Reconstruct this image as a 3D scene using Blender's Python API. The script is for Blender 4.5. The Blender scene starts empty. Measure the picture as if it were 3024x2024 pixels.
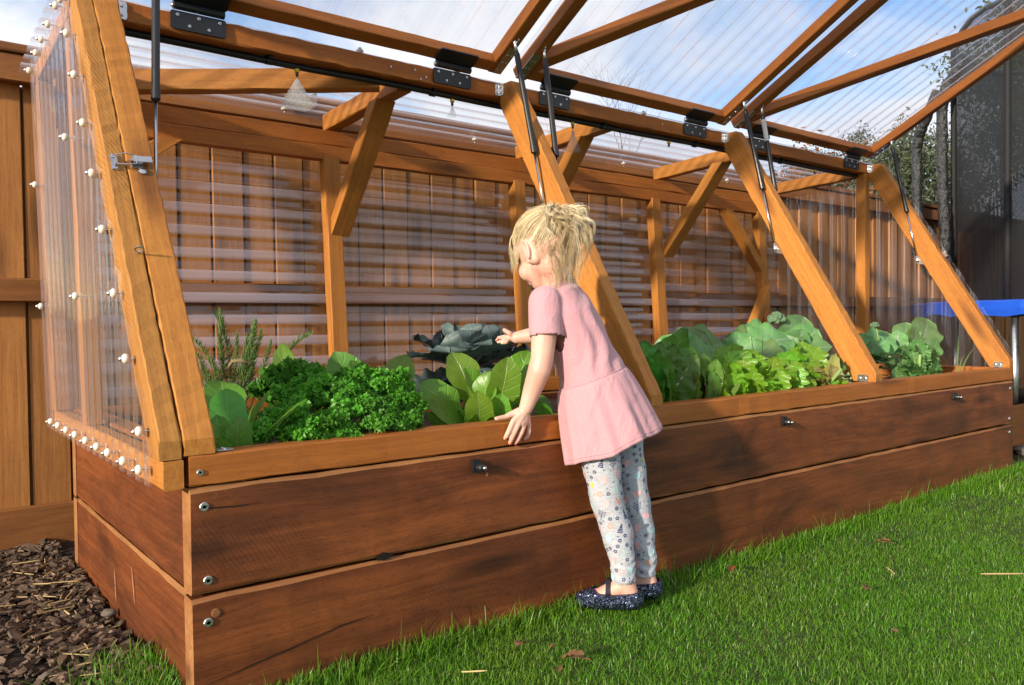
import bpy, bmesh, math, random
import numpy as np
from mathutils import Vector, Matrix, Euler
from mathutils.bvhtree import BVHTree
R_ = math.radians
rng = np.random.default_rng(7)
random.seed(7)
sc = bpy.context.scene
col = sc.collection

# ---------------------------------------------------------------- camera
cam_d = bpy.data.cameras.new("camera")
cam = bpy.data.objects.new("camera", cam_d)
col.objects.link(cam)
cam_d.sensor_width = 36.0
cam_d.lens = 28.16
cam_d.clip_start = 0.05
cam_d.clip_end = 400.0
CAM = Vector((-0.421, -1.4836, 0.6882))
yaw, pitch, roll = 0.9083, -0.0234, -0.0124
fw = Vector((math.cos(yaw) * math.cos(pitch), math.sin(yaw) * math.cos(pitch), math.sin(pitch)))
rt = Vector((math.sin(yaw), -math.cos(yaw), 0))
up = rt.cross(fw)
rt2 = rt * math.cos(roll) + up * math.sin(roll)
up2 = -rt * math.sin(roll) + up * math.cos(roll)
cam.matrix_world = Matrix((
    (rt2.x, up2.x, -fw.x, CAM.x),
    (rt2.y, up2.y, -fw.y, CAM.y),
    (rt2.z, up2.z, -fw.z, CAM.z),
    (0, 0, 0, 1)))
sc.camera = cam

# ---------------------------------------------------------------- light
SUN_EL, SUN_DIR = 15.0, 15.0          # the light travels towards +X, turned SUN_DIR degrees to +Y
travel = Vector((math.cos(R_(SUN_DIR)) * math.cos(R_(SUN_EL)), math.sin(R_(SUN_DIR)) * math.cos(R_(SUN_EL)), -math.sin(R_(SUN_EL))))
sun_d = bpy.data.lights.new("sun", 'SUN')
sun_d.energy = 5.0
sun_d.angle = R_(2.2)
sun_d.color = (1.0, 0.86, 0.68)
sun = bpy.data.objects.new("sun", sun_d)
sun.rotation_euler = travel.to_track_quat('-Z', 'Y').to_euler()
col.objects.link(sun)

world = bpy.data.worlds.new("World")
sc.world = world
world.use_nodes = True
wn, wl = world.node_tree.nodes, world.node_tree.links
wn.clear()
w_out = wn.new('ShaderNodeOutputWorld')
w_bg = wn.new('ShaderNodeBackground')
w_bg.inputs['Strength'].default_value = 0.122
w_sky = wn.new('ShaderNodeTexSky')
w_sky.sky_type = 'NISHITA'
w_sky.sun_disc = False
w_sky.sun_elevation = R_(SUN_EL)
ts = -travel
w_sky.sun_rotation = math.atan2(ts.x, ts.y)
w_sky.ozone_density = 2.0
w_tc = wn.new('ShaderNodeTexCoord')
w_map = wn.new('ShaderNodeMapping')
w_map.inputs['Scale'].default_value = (1.0, 1.0, 2.0)
w_map.inputs['Location'].default_value = (0.35, 1.9, 0.2)
w_n1 = wn.new('ShaderNodeTexNoise')
w_n1.inputs['Scale'].default_value = 2.1
w_n1.inputs['Detail'].default_value = 9.0
w_n1.inputs['Roughness'].default_value = 0.58
w_n1.inputs['Distortion'].default_value = 0.35
w_rmp = wn.new('ShaderNodeValToRGB')
w_rmp.color_ramp.elements[0].position = 0.36
w_rmp.color_ramp.elements[1].position = 0.54
w_n2 = wn.new('ShaderNodeTexNoise')
w_n2.inputs['Scale'].default_value = 3.3
w_n2.inputs['Detail'].default_value = 6.0
w_r2 = wn.new('ShaderNodeValToRGB')
w_r2.color_ramp.elements[0].position = 0.3
w_r2.color_ramp.elements[0].color = (4.9, 5.2, 6.0, 1)
w_r2.color_ramp.elements[1].position = 0.68
w_r2.color_ramp.elements[1].color = (6.9, 7.0, 7.2, 1)
w_blue = wn.new('ShaderNodeMix'); w_blue.data_type = 'RGBA'; w_blue.blend_type = 'MULTIPLY'
w_blue.inputs['Factor'].default_value = 1.0
w_mix = wn.new('ShaderNodeMix'); w_mix.data_type = 'RGBA'
wl.new(w_tc.outputs['Generated'], w_map.inputs['Vector'])
wl.new(w_map.outputs['Vector'], w_n1.inputs['Vector'])
wl.new(w_map.outputs['Vector'], w_n2.inputs['Vector'])
wl.new(w_n1.outputs['Fac'], w_rmp.inputs['Fac'])
wl.new(w_n2.outputs['Fac'], w_r2.inputs['Fac'])
w_blue.inputs[6].default_value = (1, 1, 1, 1)
wl.new(w_sky.outputs['Color'], w_blue.inputs[6])
w_blue.inputs[7].default_value = (1.15, 1.27, 1.45, 1)
wl.new(w_rmp.outputs['Color'], w_mix.inputs[0])
wl.new(w_blue.outputs[2], w_mix.inputs[6])
wl.new(w_r2.outputs['Color'], w_mix.inputs[7])
wl.new(w_mix.outputs[2], w_bg.inputs['Color'])
wl.new(w_bg.outputs['Background'], w_out.inputs['Surface'])

sc.view_settings.view_transform = 'Standard'
sc.view_settings.look = 'None'
sc.view_settings.exposure = 0.42
sc.view_settings.gamma = 1.0
sc.view_settings.use_curve_mapping = False
try:
    sc.cycles.max_bounces = 10
    sc.cycles.transparent_max_bounces = 24
    sc.cycles.diffuse_bounces = 4
    sc.cycles.glossy_bounces = 4
    sc.cycles.use_adaptive_sampling = True
    sc.cycles.use_denoising = True
    sc.cycles.sample_clamp_indirect = 6.0
except Exception:
    pass

# ---------------------------------------------------------------- object helpers
WM = {}

def place(o, M, parent=None):
    """world matrix M, parented without moving"""
    if parent is not None:
        o.parent = parent
        o.matrix_parent_inverse = WM[parent.name].inverted()
    o.matrix_basis = M
    WM[o.name] = M.copy()

def tag(o, label=None, cat=None, group=None, kind=None):
    if label: o['label'] = label
    if cat: o['category'] = cat
    if group: o['group'] = group
    if kind: o['kind'] = kind
    return o

def empty(name, loc, parent=None, rz=0.0):
    o = bpy.data.objects.new(name, None)
    o.empty_display_size = 0.05
    col.objects.link(o)
    place(o, Matrix.Translation(loc) @ Matrix.Rotation(rz, 4, 'Z'), parent)
    return o

def link(name, me, parent=None, M=None):
    o = bpy.data.objects.new(name, me)
    col.objects.link(o)
    place(o, M if M is not None else Matrix.Identity(4), parent)
    return o

def mesh(name, verts, faces, mats, smooth=False, midx=None, uv=None):
    me = bpy.data.meshes.new(name)
    me.from_pydata([tuple(v) for v in verts], [], [tuple(f) for f in faces])
    for m in (mats if isinstance(mats, (list, tuple)) else [mats]):
        me.materials.append(m)
    if midx is not None:
        me.polygons.foreach_set('material_index', np.asarray(midx, dtype=np.int32))
    if smooth:
        me.polygons.foreach_set('use_smooth', np.ones(len(me.polygons), dtype=bool))
    if uv is not None:
        l = me.uv_layers.new(name='UVMap')
        vi = np.empty(len(me.loops), dtype=np.int32)
        me.loops.foreach_get('vertex_index', vi)
        l.data.foreach_set('uv', np.asarray(uv, dtype=np.float32)[vi].ravel())
    me.update()
    return me

def mesh_np(name, V, F4=None, F3=None, mats=None, smooth=False, uv=None):
    """big meshes straight from numpy (quads and/or triangles)"""
    me = bpy.data.meshes.new(name)
    V = np.asarray(V, dtype=np.float32)
    loops, starts, n = [], [], 0
    if F4 is not None and len(F4):
        F4 = np.asarray(F4, dtype=np.int32); loops.append(F4.ravel()); starts.append(np.arange(len(F4)) * 4 + n); n += len(F4) * 4
    if F3 is not None and len(F3):
        F3 = np.asarray(F3, dtype=np.int32); loops.append(F3.ravel()); starts.append(np.arange(len(F3)) * 3 + n); n += len(F3) * 3
    loops = np.concatenate(loops); starts = np.concatenate(starts).astype(np.int32)
    me.vertices.add(len(V)); me.vertices.foreach_set('co', V.ravel())
    me.loops.add(len(loops)); me.loops.foreach_set('vertex_index', loops)
    me.polygons.add(len(starts)); me.polygons.foreach_set('loop_start', starts)
    me.update(calc_edges=True)
    if smooth:
        me.polygons.foreach_set('use_smooth', np.ones(len(starts), dtype=bool))
    if uv is not None:
        l = me.uv_layers.new(name='UVMap')
        l.data.foreach_set('uv', np.asarray(uv, dtype=np.float32)[loops].ravel())
    for m in (mats or []):
        me.materials.append(m)
    me.validate()
    return me

def frame(p0, p1, uphint=(0, 0, 1)):
    p0, p1 = Vector(p0), Vector(p1)
    x = (p1 - p0).normalized()
    u = Vector(uphint)
    if abs(x.dot(u.normalized())) > 0.98:
        u = Vector((0, 1, 0))
    y = u.cross(x).normalized()
    z = x.cross(y)
    M = Matrix(((x.x, y.x, z.x, p0.x), (x.y, y.y, z.y, p0.y), (x.z, y.z, z.z, p0.z), (0, 0, 0, 1)))
    return M, (p1 - p0).length

def bar(name, p0, p1, w, h, mats, parent=None, uphint=(0, 0, 1), ch=0.003, wob=0.0007, cut0=None, cut1=None,
        clamp=None, seg=0.09, edge_idx=None, end_idx=None):
    """a sawn timber: chamfered section swept along local X, slightly uneven, ends cut by planes"""
    M, L = frame(p0, p1, uphint)
    n = max(2, int(L / seg)) + 1
    a, b = w / 2, h / 2
    sec = [(-a + ch, -b), (a - ch, -b), (a, -b + ch), (a, b - ch), (a - ch, b), (-a + ch, b), (-a, b - ch), (-a, -b + ch)]
    V, F, mi = [], [], []
    Mi = M.inverted()
    xs = list(np.linspace(0, L, n))
    for i, x in enumerate(xs):
        for (y, z) in sec:
            jx = 0 if 0 < i < n - 1 else 0
            v = Vector((x + jx, y + rng.normal(0, wob), z + rng.normal(0, wob)))
            for cut, end in ((cut0, 0), (cut1, n - 1)):
                if cut is not None and i == end:
                    wp = M @ v; d = (M.to_3x3() @ Vector((1, 0, 0)))
                    cp, cn = Vector(cut[0]), Vector(cut[1])
                    t = (cp - wp).dot(cn) / d.dot(cn)
                    v = v + Vector((t, 0, 0))
            if clamp is not None:
                wp = M @ v
                wp = clamp(wp)
                v = Mi @ wp
            V.append(v)
    for i in range(n - 1):
        for k in range(8):
            k2 = (k + 1) % 8
            F.append((i * 8 + k, i * 8 + k2, (i + 1) * 8 + k2, (i + 1) * 8 + k))
            mi.append((edge_idx or 0) if k in (1, 3, 5, 7) else 0)
    F.append(tuple(range(7, -1, -1))); mi.append(end_idx or 0)
    F.append(tuple((n - 1) * 8 + k for k in range(8))); mi.append(end_idx or 0)
    me = mesh(name, V, F, mats, midx=mi)
    return link(name, me, parent, M)

class MB:
    """collects primitives into one mesh"""
    def __init__(s): s.v, s.f, s.m = [], [], []
    def add(s, V, F, mi=0):
        o = len(s.v); s.v += [tuple(v) for v in V]; s.f += [tuple(i + o for i in f) for f in F]; s.m += [mi] * len(F)
    def box(s, c, d, M=None, mi=0):
        V = [Vector((x * d[0] / 2, y * d[1] / 2, z * d[2] / 2)) for x in (-1, 1) for y in (-1, 1) for z in (-1, 1)]
        V = [(M @ v if M is not None else v) + Vector(c) for v in V]
        s.add(V, [(0, 1, 3, 2), (4, 6, 7, 5), (0, 4, 5, 1), (2, 3, 7, 6), (0, 2, 6, 4), (1, 5, 7, 3)], mi)
    def rbox(s, c, d, ch, M=None, mi=0):
        a, b, t = d[0] / 2, d[1] / 2, d[2] / 2
        o = [(-a + ch, -b), (a - ch, -b), (a, -b + ch), (a, b - ch), (a - ch, b), (-a + ch, b), (-a, b - ch), (-a, -b + ch)]
        V = [Vector((x, y, z)) for z in (-t, t) for (x, y) in o]
        V = [(M @ v if M is not None else v) + Vector(c) for v in V]
        F = [tuple(range(7, -1, -1)), tuple(range(8, 16))] + [(k, (k + 1) % 8, 8 + (k + 1) % 8, 8 + k) for k in range(8)]
        s.add(V, F, mi)
    def tube(s, pts, rad, n=8, mi=0, cap=True):
        pts = [Vector(p) for p in pts]
        rads = rad if isinstance(rad, (list, tuple)) else [rad] * len(pts)
        V, F = [], []
        t0 = (pts[1] - pts[0]).normalized()
        ref = Vector((0, 0, 1)) if abs(t0.z) < .9 else Vector((1, 0, 0))
        nx = t0.cross(ref).normalized()
        for i, p in enumerate(pts):
            t = (pts[min(i + 1, len(pts) - 1)] - pts[max(i - 1, 0)]).normalized()
            nx = (nx - t * nx.dot(t)).normalized()
            ny = t.cross(nx)
            for k in range(n):
                an = 2 * math.pi * k / n
                V.append(p + (nx * math.cos(an) + ny * math.sin(an)) * rads[i])
        for i in range(len(pts) - 1):
            for k in range(n):
                k2 = (k + 1) % n
                F.append((i * n + k, i * n + k2, (i + 1) * n + k2, (i + 1) * n + k))
        if cap:
            F.append(tuple(range(n - 1, -1, -1))); F.append(tuple((len(pts) - 1) * n + k for k in range(n)))
        s.add(V, F, mi)
    def lathe(s, p, axis, prof, n=14, mi=0):
        """prof: (distance along the axis, radius)"""
        ax = Vector(axis).normalized()
        s.tube([Vector(p) + ax * d for d, r in prof], [max(r, 1e-4) for d, r in prof], n, mi)
    def build(s, name, mats, parent=None, smooth=False, M=None):
        if M is not None:
            Mi = M.inverted(); V = [Mi @ Vector(v) for v in s.v]
        else: V = s.v
        me = mesh(name, V, s.f, mats, smooth=smooth, midx=s.m)
        return link(name, me, parent, M)

def copy_child(o, parent, M):
    c = o.copy(); col.objects.link(c)
    c.parent = parent
    c.matrix_parent_inverse = WM[parent.name].inverted() if parent is not None else Matrix.Identity(4)
    c.matrix_basis = M
    WM[c.name] = M.copy()
    return c

# ---------------------------------------------------------------- materials
class NT:
    def __init__(s, name):
        s.m = bpy.data.materials.new(name); s.m.use_nodes = True
        s.t = s.m.node_tree; s.t.nodes.clear()
        s.out = s.n('OutputMaterial')
    def n(s, typ, **kw):
        nd = s.t.nodes.new('ShaderNode' + typ)
        for k, v in kw.items(): setattr(nd, k, v)
        return nd
    def l(s, a, b): s.t.links.new(a, b)
    def val(s, sock, v):
        if hasattr(v, 'is_output') or isinstance(v, bpy.types.NodeSocket): s.l(v, sock)
        else: sock.default_value = v
    def math(s, op, a, b=0.0, c=0.0, clamp=False):
        nd = s.n('Math', operation=op, use_clamp=clamp)
        for i, v in enumerate((a, b, c)): s.val(nd.inputs[i], v)
        return nd.outputs[0]
    def mix(s, f, a, b, mode='MIX'):
        nd = s.n('Mix', data_type='RGBA', blend_type=mode)
        s.val(nd.inputs[0], f); s.val(nd.inputs[6], a if not isinstance(a, tuple) else (*a, 1)[:4]); s.val(nd.inputs[7], b if not isinstance(b, tuple) else (*b, 1)[:4])
        return nd.outputs[2]
    def ramp(s, f, *stops):
        nd = s.n('ValToRGB'); e = nd.color_ramp.elements
        while len(e) < len(stops): e.new(0.5)
        for i, (p, c) in enumerate(stops):
            e[i].position = p; e[i].color = (*c, 1) if isinstance(c, tuple) else (c, c, c, 1)
        s.val(nd.inputs['Fac'], f); return nd.outputs['Color']
    def noise(s, vec, scale, detail=4.0, rough=0.55, dist=0.0):
        nd = s.n('TexNoise'); nd.inputs['Scale'].default_value = scale; nd.inputs['Detail'].default_value = detail
        nd.inputs['Roughness'].default_value = rough; nd.inputs['Distortion'].default_value = dist
        if vec is not None: s.l(vec, nd.inputs['Vector'])
        return nd.outputs['Fac']
    def mapping(s, vec, scale=(1, 1, 1), loc=(0, 0, 0), rot=(0, 0, 0)):
        nd = s.n('Mapping'); nd.inputs['Scale'].default_value = scale; nd.inputs['Rotation'].default_value = rot
        s.val(nd.inputs['Location'], loc) ; s.l(vec, nd.inputs['Vector']); return nd.outputs['Vector']
    def bump(s, h, strength=0.3, dist=0.002, normal=None):
        nd = s.n('Bump'); nd.inputs['Strength'].default_value = strength; nd.inputs['Distance'].default_value = dist
        s.l(h, nd.inputs['Height'])
        if normal is not None: s.l(normal, nd.inputs['Normal'])
        return nd.outputs['Normal']
    def pbsdf(s, color, rough=0.6, normal=None, metal=0.0, **kw):
        p = s.n('BsdfPrincipled')
        s.val(p.inputs['Base Color'], color if not isinstance(color, tuple) else (*color, 1))
        s.val(p.inputs['Roughness'], rough); s.val(p.inputs['Metallic'], metal)
        for k, v in kw.items(): s.val(p.inputs[k], v)
        if normal is not None: s.l(normal, p.inputs['Normal'])
        return p
    def done(s, sh):
        s.l(sh.outputs[0] if not isinstance(sh, bpy.types.NodeSocket) else sh, s.out.inputs['Surface']); return s.m

def wood(name, light, mid, dark, rough=0.62, saw=0.0, blotch=0.5, vary=0.18, sawrot=0.6, spec=0.35):
    t = NT(name)
    tc = t.n('TexCoord').outputs['Object']
    oi = t.n('ObjectInfo').outputs['Random']
    off = t.n('CombineXYZ')
    t.l(t.math('MULTIPLY', oi, 37.0), off.inputs[0]); t.l(t.math('MULTIPLY', oi, 11.3), off.inputs[1]); t.l(t.math('MULTIPLY', oi, 23.1), off.inputs[2])
    va = t.n('VectorMath', operation='ADD'); t.l(tc, va.inputs[0]); t.l(off.outputs[0], va.inputs[1]); v = va.outputs[0]
    warp = t.noise(t.mapping(v, (1.2, 4, 4)), 1.4, 2.0)
    wv = t.n('VectorMath', operation='MULTIPLY_ADD'); t.l(v, wv.inputs[0]); wv.inputs[1].default_value = (1, 1, 1)
    cmb = t.n('CombineXYZ'); t.l(t.math('MULTIPLY', warp, 0.05), cmb.inputs[1]); t.l(t.math('MULTIPLY', warp, 0.05), cmb.inputs[2]); t.l(cmb.outputs[0], wv.inputs[2])
    g = t.noise(t.mapping(wv.outputs[0], (3.0, 95, 95)), 1.0, 5.0, 0.65)
    g2 = t.noise(t.mapping(wv.outputs[0], (0.9, 16, 16)), 1.0, 3.0, 0.6)
    bl = t.noise(t.mapping(v, (2.2, 7, 7)), 1.0, 4.0, 0.62, 0.6)
    c = t.mix(t.ramp(g2, (0.32, 0.0), (0.68, 1.0)), mid, light)
    c = t.mix(t.math('MULTIPLY', t.ramp(g, (0.38, 1.0), (0.58, 0.0)), 0.3), c, dark)
    spk = t.noise(t.mapping(v, (60, 160, 160)), 1.0, 3.0, 0.7)
    c = t.mix(t.math('MULTIPLY', t.ramp(spk, (0.52, 0.0), (0.7, 1.0)), 0.35), c, dark)
    c = t.mix(t.math('MULTIPLY', t.ramp(bl, (0.45, 0.0), (0.72, 1.0)), blotch), c, dark)
    # knots
    vo = t.n('TexVoronoi'); vo.inputs['Scale'].default_value = 1.0
    t.l(t.mapping(v, (1.7, 9, 9)), vo.inputs['Vector'])
    kn = t.ramp(vo.outputs['Distance'], (0.08, 1.0), (0.26, 0.0))
    c = t.mix(t.math('MULTIPLY', kn, 0.75), c, tuple(x * 0.55 for x in dark))
    h = t.math('ADD', t.math('MULTIPLY', g, 0.6), t.math('MULTIPLY', g2, 0.4))
    if saw > 0:
        wa = t.n('TexWave', wave_type='BANDS', bands_direction='X')
        wa.inputs['Scale'].default_value = 46.0; wa.inputs['Distortion'].default_value = 5.0; wa.inputs['Detail'].default_value = 3.0; wa.inputs['Detail Scale'].default_value = 0.6
        t.l(t.mapping(v, (1, 1, 1), rot=(0, sawrot, sawrot)), wa.inputs['Vector'])
        msk = t.ramp(t.noise(t.mapping(v, (1.5, 4, 4)), 1.3, 2.0), (0.48, 0.0), (0.72, 1.0))
        sw = t.math('MULTIPLY', t.ramp(wa.outputs['Fac'], (0.15, 1.0), (0.55, 0.0)), msk)
        c = t.mix(t.math('MULTIPLY', sw, saw), c, dark)
        h = t.math('SUBTRACT', h, t.math('MULTIPLY', sw, 0.5 * saw))
    hs = t.n('HueSaturation')
    t.val(hs.inputs['Value'], t.math('ADD', t.math('MULTIPLY', oi, vary), 1.0 - vary / 2)); t.l(c, hs.inputs['Color'])
    nrm = t.bump(h, 0.6, 0.003)
    ro = t.math('ADD', t.math('MULTIPLY', g, 0.25), rough - 0.12)
    return t.done(t.pbsdf(hs.outputs['Color'], ro, nrm, **{'Specular IOR Level': spec}))

M_post = wood('stained_post_wood', (0.48, 0.20, 0.036), (0.42, 0.16, 0.026), (0.19, 0.06, 0.012), 0.6, 0.0, 0.25, 0.14)
M_saw = wood('sawn_post_wood', (0.45, 0.21, 0.045), (0.36, 0.15, 0.03), (0.15, 0.055, 0.012), 0.7, 0.6, 0.25, 0.08, 0.9)
M_rail = wood('stained_rail_wood', (0.40, 0.135, 0.022), (0.32, 0.10, 0.015), (0.18, 0.052, 0.01), 0.55, 0.2, 0.3, 0.12)
M_beam = wood('stained_beam_wood', (0.43, 0.145, 0.022), (0.34, 0.10, 0.014), (0.16, 0.045, 0.008), 0.6, 0.0, 0.3, 0.15)
M_plank = wood('dark_sleeper_wood', (0.215, 0.062, 0.015), (0.135, 0.035, 0.009), (0.027, 0.008, 0.004), 0.52, 0.3, 0.75, 0.2, 0.55)
M_edge = wood('bare_sleeper_edge_wood', (0.36, 0.17, 0.06), (0.28, 0.11, 0.035), (0.13, 0.05, 0.018), 0.7, 0.0, 0.5)
M_fence = wood('fence_board_wood', (0.42, 0.185, 0.05), (0.34, 0.138, 0.033), (0.17, 0.065, 0.02), 0.68, 0.1, 0.4, 0.3)
M_fence_rail = wood('fence_rail_wood', (0.30, 0.12, 0.03), (0.22, 0.08, 0.02), (0.10, 0.036, 0.012), 0.65, 0.0, 0.4, 0.12)

def metal(name, c, rough=0.3, m=1.0):
    t = NT(name)
    n = t.noise(t.n('TexCoord').outputs['Object'], 90.0, 3.0)
    return t.done(t.pbsdf(t.mix(n, tuple(x * 0.8 for x in c), c), t.math('ADD', t.math('MULTIPLY', n, 0.2), rough - 0.1), metal=m))
M_zinc = metal('zinc_plated_steel', (0.72, 0.73, 0.75), 0.35)
M_steel = metal('bright_steel', (0.6, 0.6, 0.62), 0.22)
M_strap = metal('perforated_strap_steel', (0.42, 0.38, 0.30), 0.42)
M_blackm = metal('black_powder_coat', (0.012, 0.013, 0.015), 0.38, 0.0)
M_rubber = metal('black_pipe_plastic', (0.010, 0.010, 0.011), 0.5, 0.0)
M_cap = metal('white_screw_cap_plastic', (0.74, 0.70, 0.60), 0.45, 0.0)
M_yellow = metal('yellow_plastic', (0.8, 0.55, 0.02), 0.45, 0.0)
M_sticker = metal('white_sticker', (0.75, 0.75, 0.75), 0.6, 0.0)

def clear_sheet(name='clear_corrugated_plastic', crest=0.0, base=0.05, var=0.05, wavy=0.12, rough=0.06, fmax=0.24):
    t = NT(name)
    tc = t.n('TexCoord').outputs['Object']
    geo = t.n('NewGeometry')
    ior = t.math('ADD', t.math('MULTIPLY', geo.outputs['Backfacing'], 1 / 1.55 - 1.55), 1.55)
    dro = t.n('TexVoronoi'); dro.inputs['Scale'].default_value = 150.0; t.l(tc, dro.inputs['Vector'])
    dm = t.ramp(t.noise(tc, 2.6, 3.0), (0.5, 0.0), (0.62, 1.0))
    drop = t.math('MULTIPLY', t.ramp(dro.outputs['Distance'], (0.10, 1.0), (0.30, 0.0)), dm)
    wav = t.noise(tc, 9.0, 2.0)
    nrm = t.bump(t.math('ADD', t.math('MULTIPLY', drop, 0.25), wav), wavy, 0.004)
    fr = t.n('Fresnel'); t.l(ior, fr.inputs['IOR']); t.l(nrm, fr.inputs['Normal'])
    fac = t.math('MINIMUM', t.math('MULTIPLY', fr.outputs[0], 1.5), fmax)
    tr = t.n('BsdfTransparent'); tr.inputs[0].default_value = (0.985, 0.985, 0.985, 1)
    gl = t.n('BsdfGlossy'); gl.inputs['Color'].default_value = (1, 1, 1, 1); gl.inputs['Roughness'].default_value = rough; t.l(nrm, gl.inputs['Normal'])
    m1 = t.n('MixShader'); t.l(fac, m1.inputs[0]); t.l(tr.outputs[0], m1.inputs[1]); t.l(gl.outputs[0], m1.inputs[2])
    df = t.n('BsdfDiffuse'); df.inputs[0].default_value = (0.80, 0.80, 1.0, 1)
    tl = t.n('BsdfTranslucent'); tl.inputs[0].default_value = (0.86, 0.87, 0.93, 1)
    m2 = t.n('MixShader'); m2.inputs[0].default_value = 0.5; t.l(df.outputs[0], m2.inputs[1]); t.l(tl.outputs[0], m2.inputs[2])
    hz = t.math('ADD', t.math('MULTIPLY', t.noise(tc, 5.0, 4.0), var), base)
    if crest:  # pale diffuse haze painted on the rib crests, standing in for sky brightness
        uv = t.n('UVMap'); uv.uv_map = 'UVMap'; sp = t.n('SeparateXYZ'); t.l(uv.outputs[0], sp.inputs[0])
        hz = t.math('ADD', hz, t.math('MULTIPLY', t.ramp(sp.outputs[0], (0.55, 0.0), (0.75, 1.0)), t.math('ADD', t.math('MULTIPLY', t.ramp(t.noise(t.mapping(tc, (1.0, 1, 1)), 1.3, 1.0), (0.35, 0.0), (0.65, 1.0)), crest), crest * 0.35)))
    hz = t.math('ADD', hz, t.math('MULTIPLY', drop, 0.10))
    m3 = t.n('MixShader'); t.l(hz, m3.inputs[0]); t.l(m1.outputs[0], m3.inputs[1]); t.l(m2.outputs[0], m3.inputs[2])
    return t.done(m3.outputs[0])
M_sheet = clear_sheet()
M_sheet_back = clear_sheet('painted_sky_band_plastic', 0.34, 0.002, 0.006, 0.02, 0.02, 0.15)  # lilac crest bands imitate reflected sky, the plastic itself is clear
M_sheet_roof = clear_sheet('painted_sky_roof_plastic', 0.34, 0.07, 0.06)  # whitish ridges paint in the bright sky seen through clear sheet
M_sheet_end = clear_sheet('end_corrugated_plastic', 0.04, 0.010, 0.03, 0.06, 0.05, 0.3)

def leafmat(name, c, c2, vein, rough=0.35, transl=0.35, nv=7.0, crinkle=0.3, vw=0.05, spec=0.5, bloom=0.0, sv=0.22):
    t = NT(name)
    uv = t.n('UVMap'); uv.uv_map = 'UVMap'
    sp = t.n('SeparateXYZ'); t.l(uv.outputs[0], sp.inputs[0])
    u, v = sp.outputs[0], sp.outputs[1]
    au = t.math('ABSOLUTE', u)
    mid = t.ramp(t.math('DIVIDE', au, vw), (0.5, 1.0), (1.0, 0.0))
    ph = t.math('FRACT', t.math('MULTIPLY', t.math('SUBTRACT', v, t.math('MULTIPLY', au, 0.22)), nv))
    side = t.ramp(t.math('ABSOLUTE', t.math('SUBTRACT', ph, 0.5)), (0.03, 1.0), (0.09, 0.0))
    oi = t.n('ObjectInfo').outputs['Random']
    tc = t.n('TexCoord').outputs['Object']
    no = t.noise(tc, 28.0, 4.0)
    col_ = t.mix(t.ramp(no, (0.3, 0.0), (0.7, 1.0)), c, c2)
    col_ = t.mix(t.math('MULTIPLY', side, sv), col_, vein)
    col_ = t.mix(t.math('MULTIPLY', mid, 0.7), col_, vein)
    if bloom > 0:
        col_ = t.mix(t.math('MULTIPLY', t.ramp(t.noise(tc, 11.0, 3.0), (0.35, 0.0), (0.7, 1.0)), bloom), col_, (0.36, 0.42, 0.43))
    hs = t.n('HueSaturation'); t.l(col_, hs.inputs['Color'])
    t.val(hs.inputs['Value'], t.math('ADD', t.math('MULTIPLY', oi, 0.45), 0.78))
    t.val(hs.inputs['Hue'], t.math('ADD', t.math('MULTIPLY', oi, 0.05), 0.47))
    h = t.math('SUBTRACT', t.math('MULTIPLY', no, crinkle), t.math('ADD', t.math('MULTIPLY', side, 0.5), t.math('MULTIPLY', mid, 0.8)))
    nrm = t.bump(h, 0.5, 0.004)
    p = t.pbsdf(hs.outputs['Color'], rough, nrm, **{'Specular IOR Level': spec})
    tl = t.n('BsdfTranslucent'); br = t.n('HueSaturation'); t.l(hs.outputs['Color'], br.inputs['Color']); br.inputs['Value'].default_value = 1.5; br.inputs['Hue'].default_value = 0.485
    t.l(br.outputs[0], tl.inputs[0]); t.l(nrm, tl.inputs['Normal'])
    mx = t.n('MixShader'); mx.inputs[0].default_value = transl; t.l(p.outputs[0], mx.inputs[1]); t.l(tl.outputs[0], mx.inputs[2])
    return t.done(mx.outputs[0])

def plain(name, c, c2, scale=30.0, rough=0.7, bump=0.2, spec=0.3, transl=0.0, rnd=0.0, isl=0.0, bdist=0.003):
    t = NT(name)
    tc = t.n('TexCoord').outputs['Object']
    n = t.noise(tc, scale, 5.0, 0.6)
    cc = t.mix(t.ramp(n, (0.32, 0.0), (0.68, 1.0)), c, c2)
    if rnd or isl:
        hs = t.n('HueSaturation'); t.l(cc, hs.inputs['Color'])
        r = t.n('ObjectInfo').outputs['Random'] if rnd else t.n('NewGeometry').outputs['Random Per Island']
        k = rnd or isl
        t.val(hs.inputs['Value'], t.math('ADD', t.math('MULTIPLY', r, k), 1 - k / 2)); cc = hs.outputs['Color']
    p = t.pbsdf(cc, rough, t.bump(n, bump, bdist), **{'Specular IOR Level': spec})
    if transl:
        tl = t.n('BsdfTranslucent'); t.l(cc, tl.inputs[0])
        mx = t.n('MixShader'); mx.inputs[0].default_value = transl; t.l(p.outputs[0], mx.inputs[1]); t.l(tl.outputs[0], mx.inputs[2])
        return t.done(mx.outputs[0])
    return t.done(p)

# ================================================================ ground
M_turf = plain('lawn_soil_under_grass', (0.030, 0.050, 0.012), (0.06, 0.085, 0.018), 18.0, 0.9, 0.6)
M_soil = plain('dark_mulch_soil', (0.018, 0.012, 0.009), (0.05, 0.034, 0.024), 34.0, 0.9, 1.0, bdist=0.02)
M_bedsoil = plain('bed_compost', (0.02, 0.013, 0.009), (0.045, 0.028, 0.018), 40.0, 0.95, 1.0, bdist=0.02)

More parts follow.
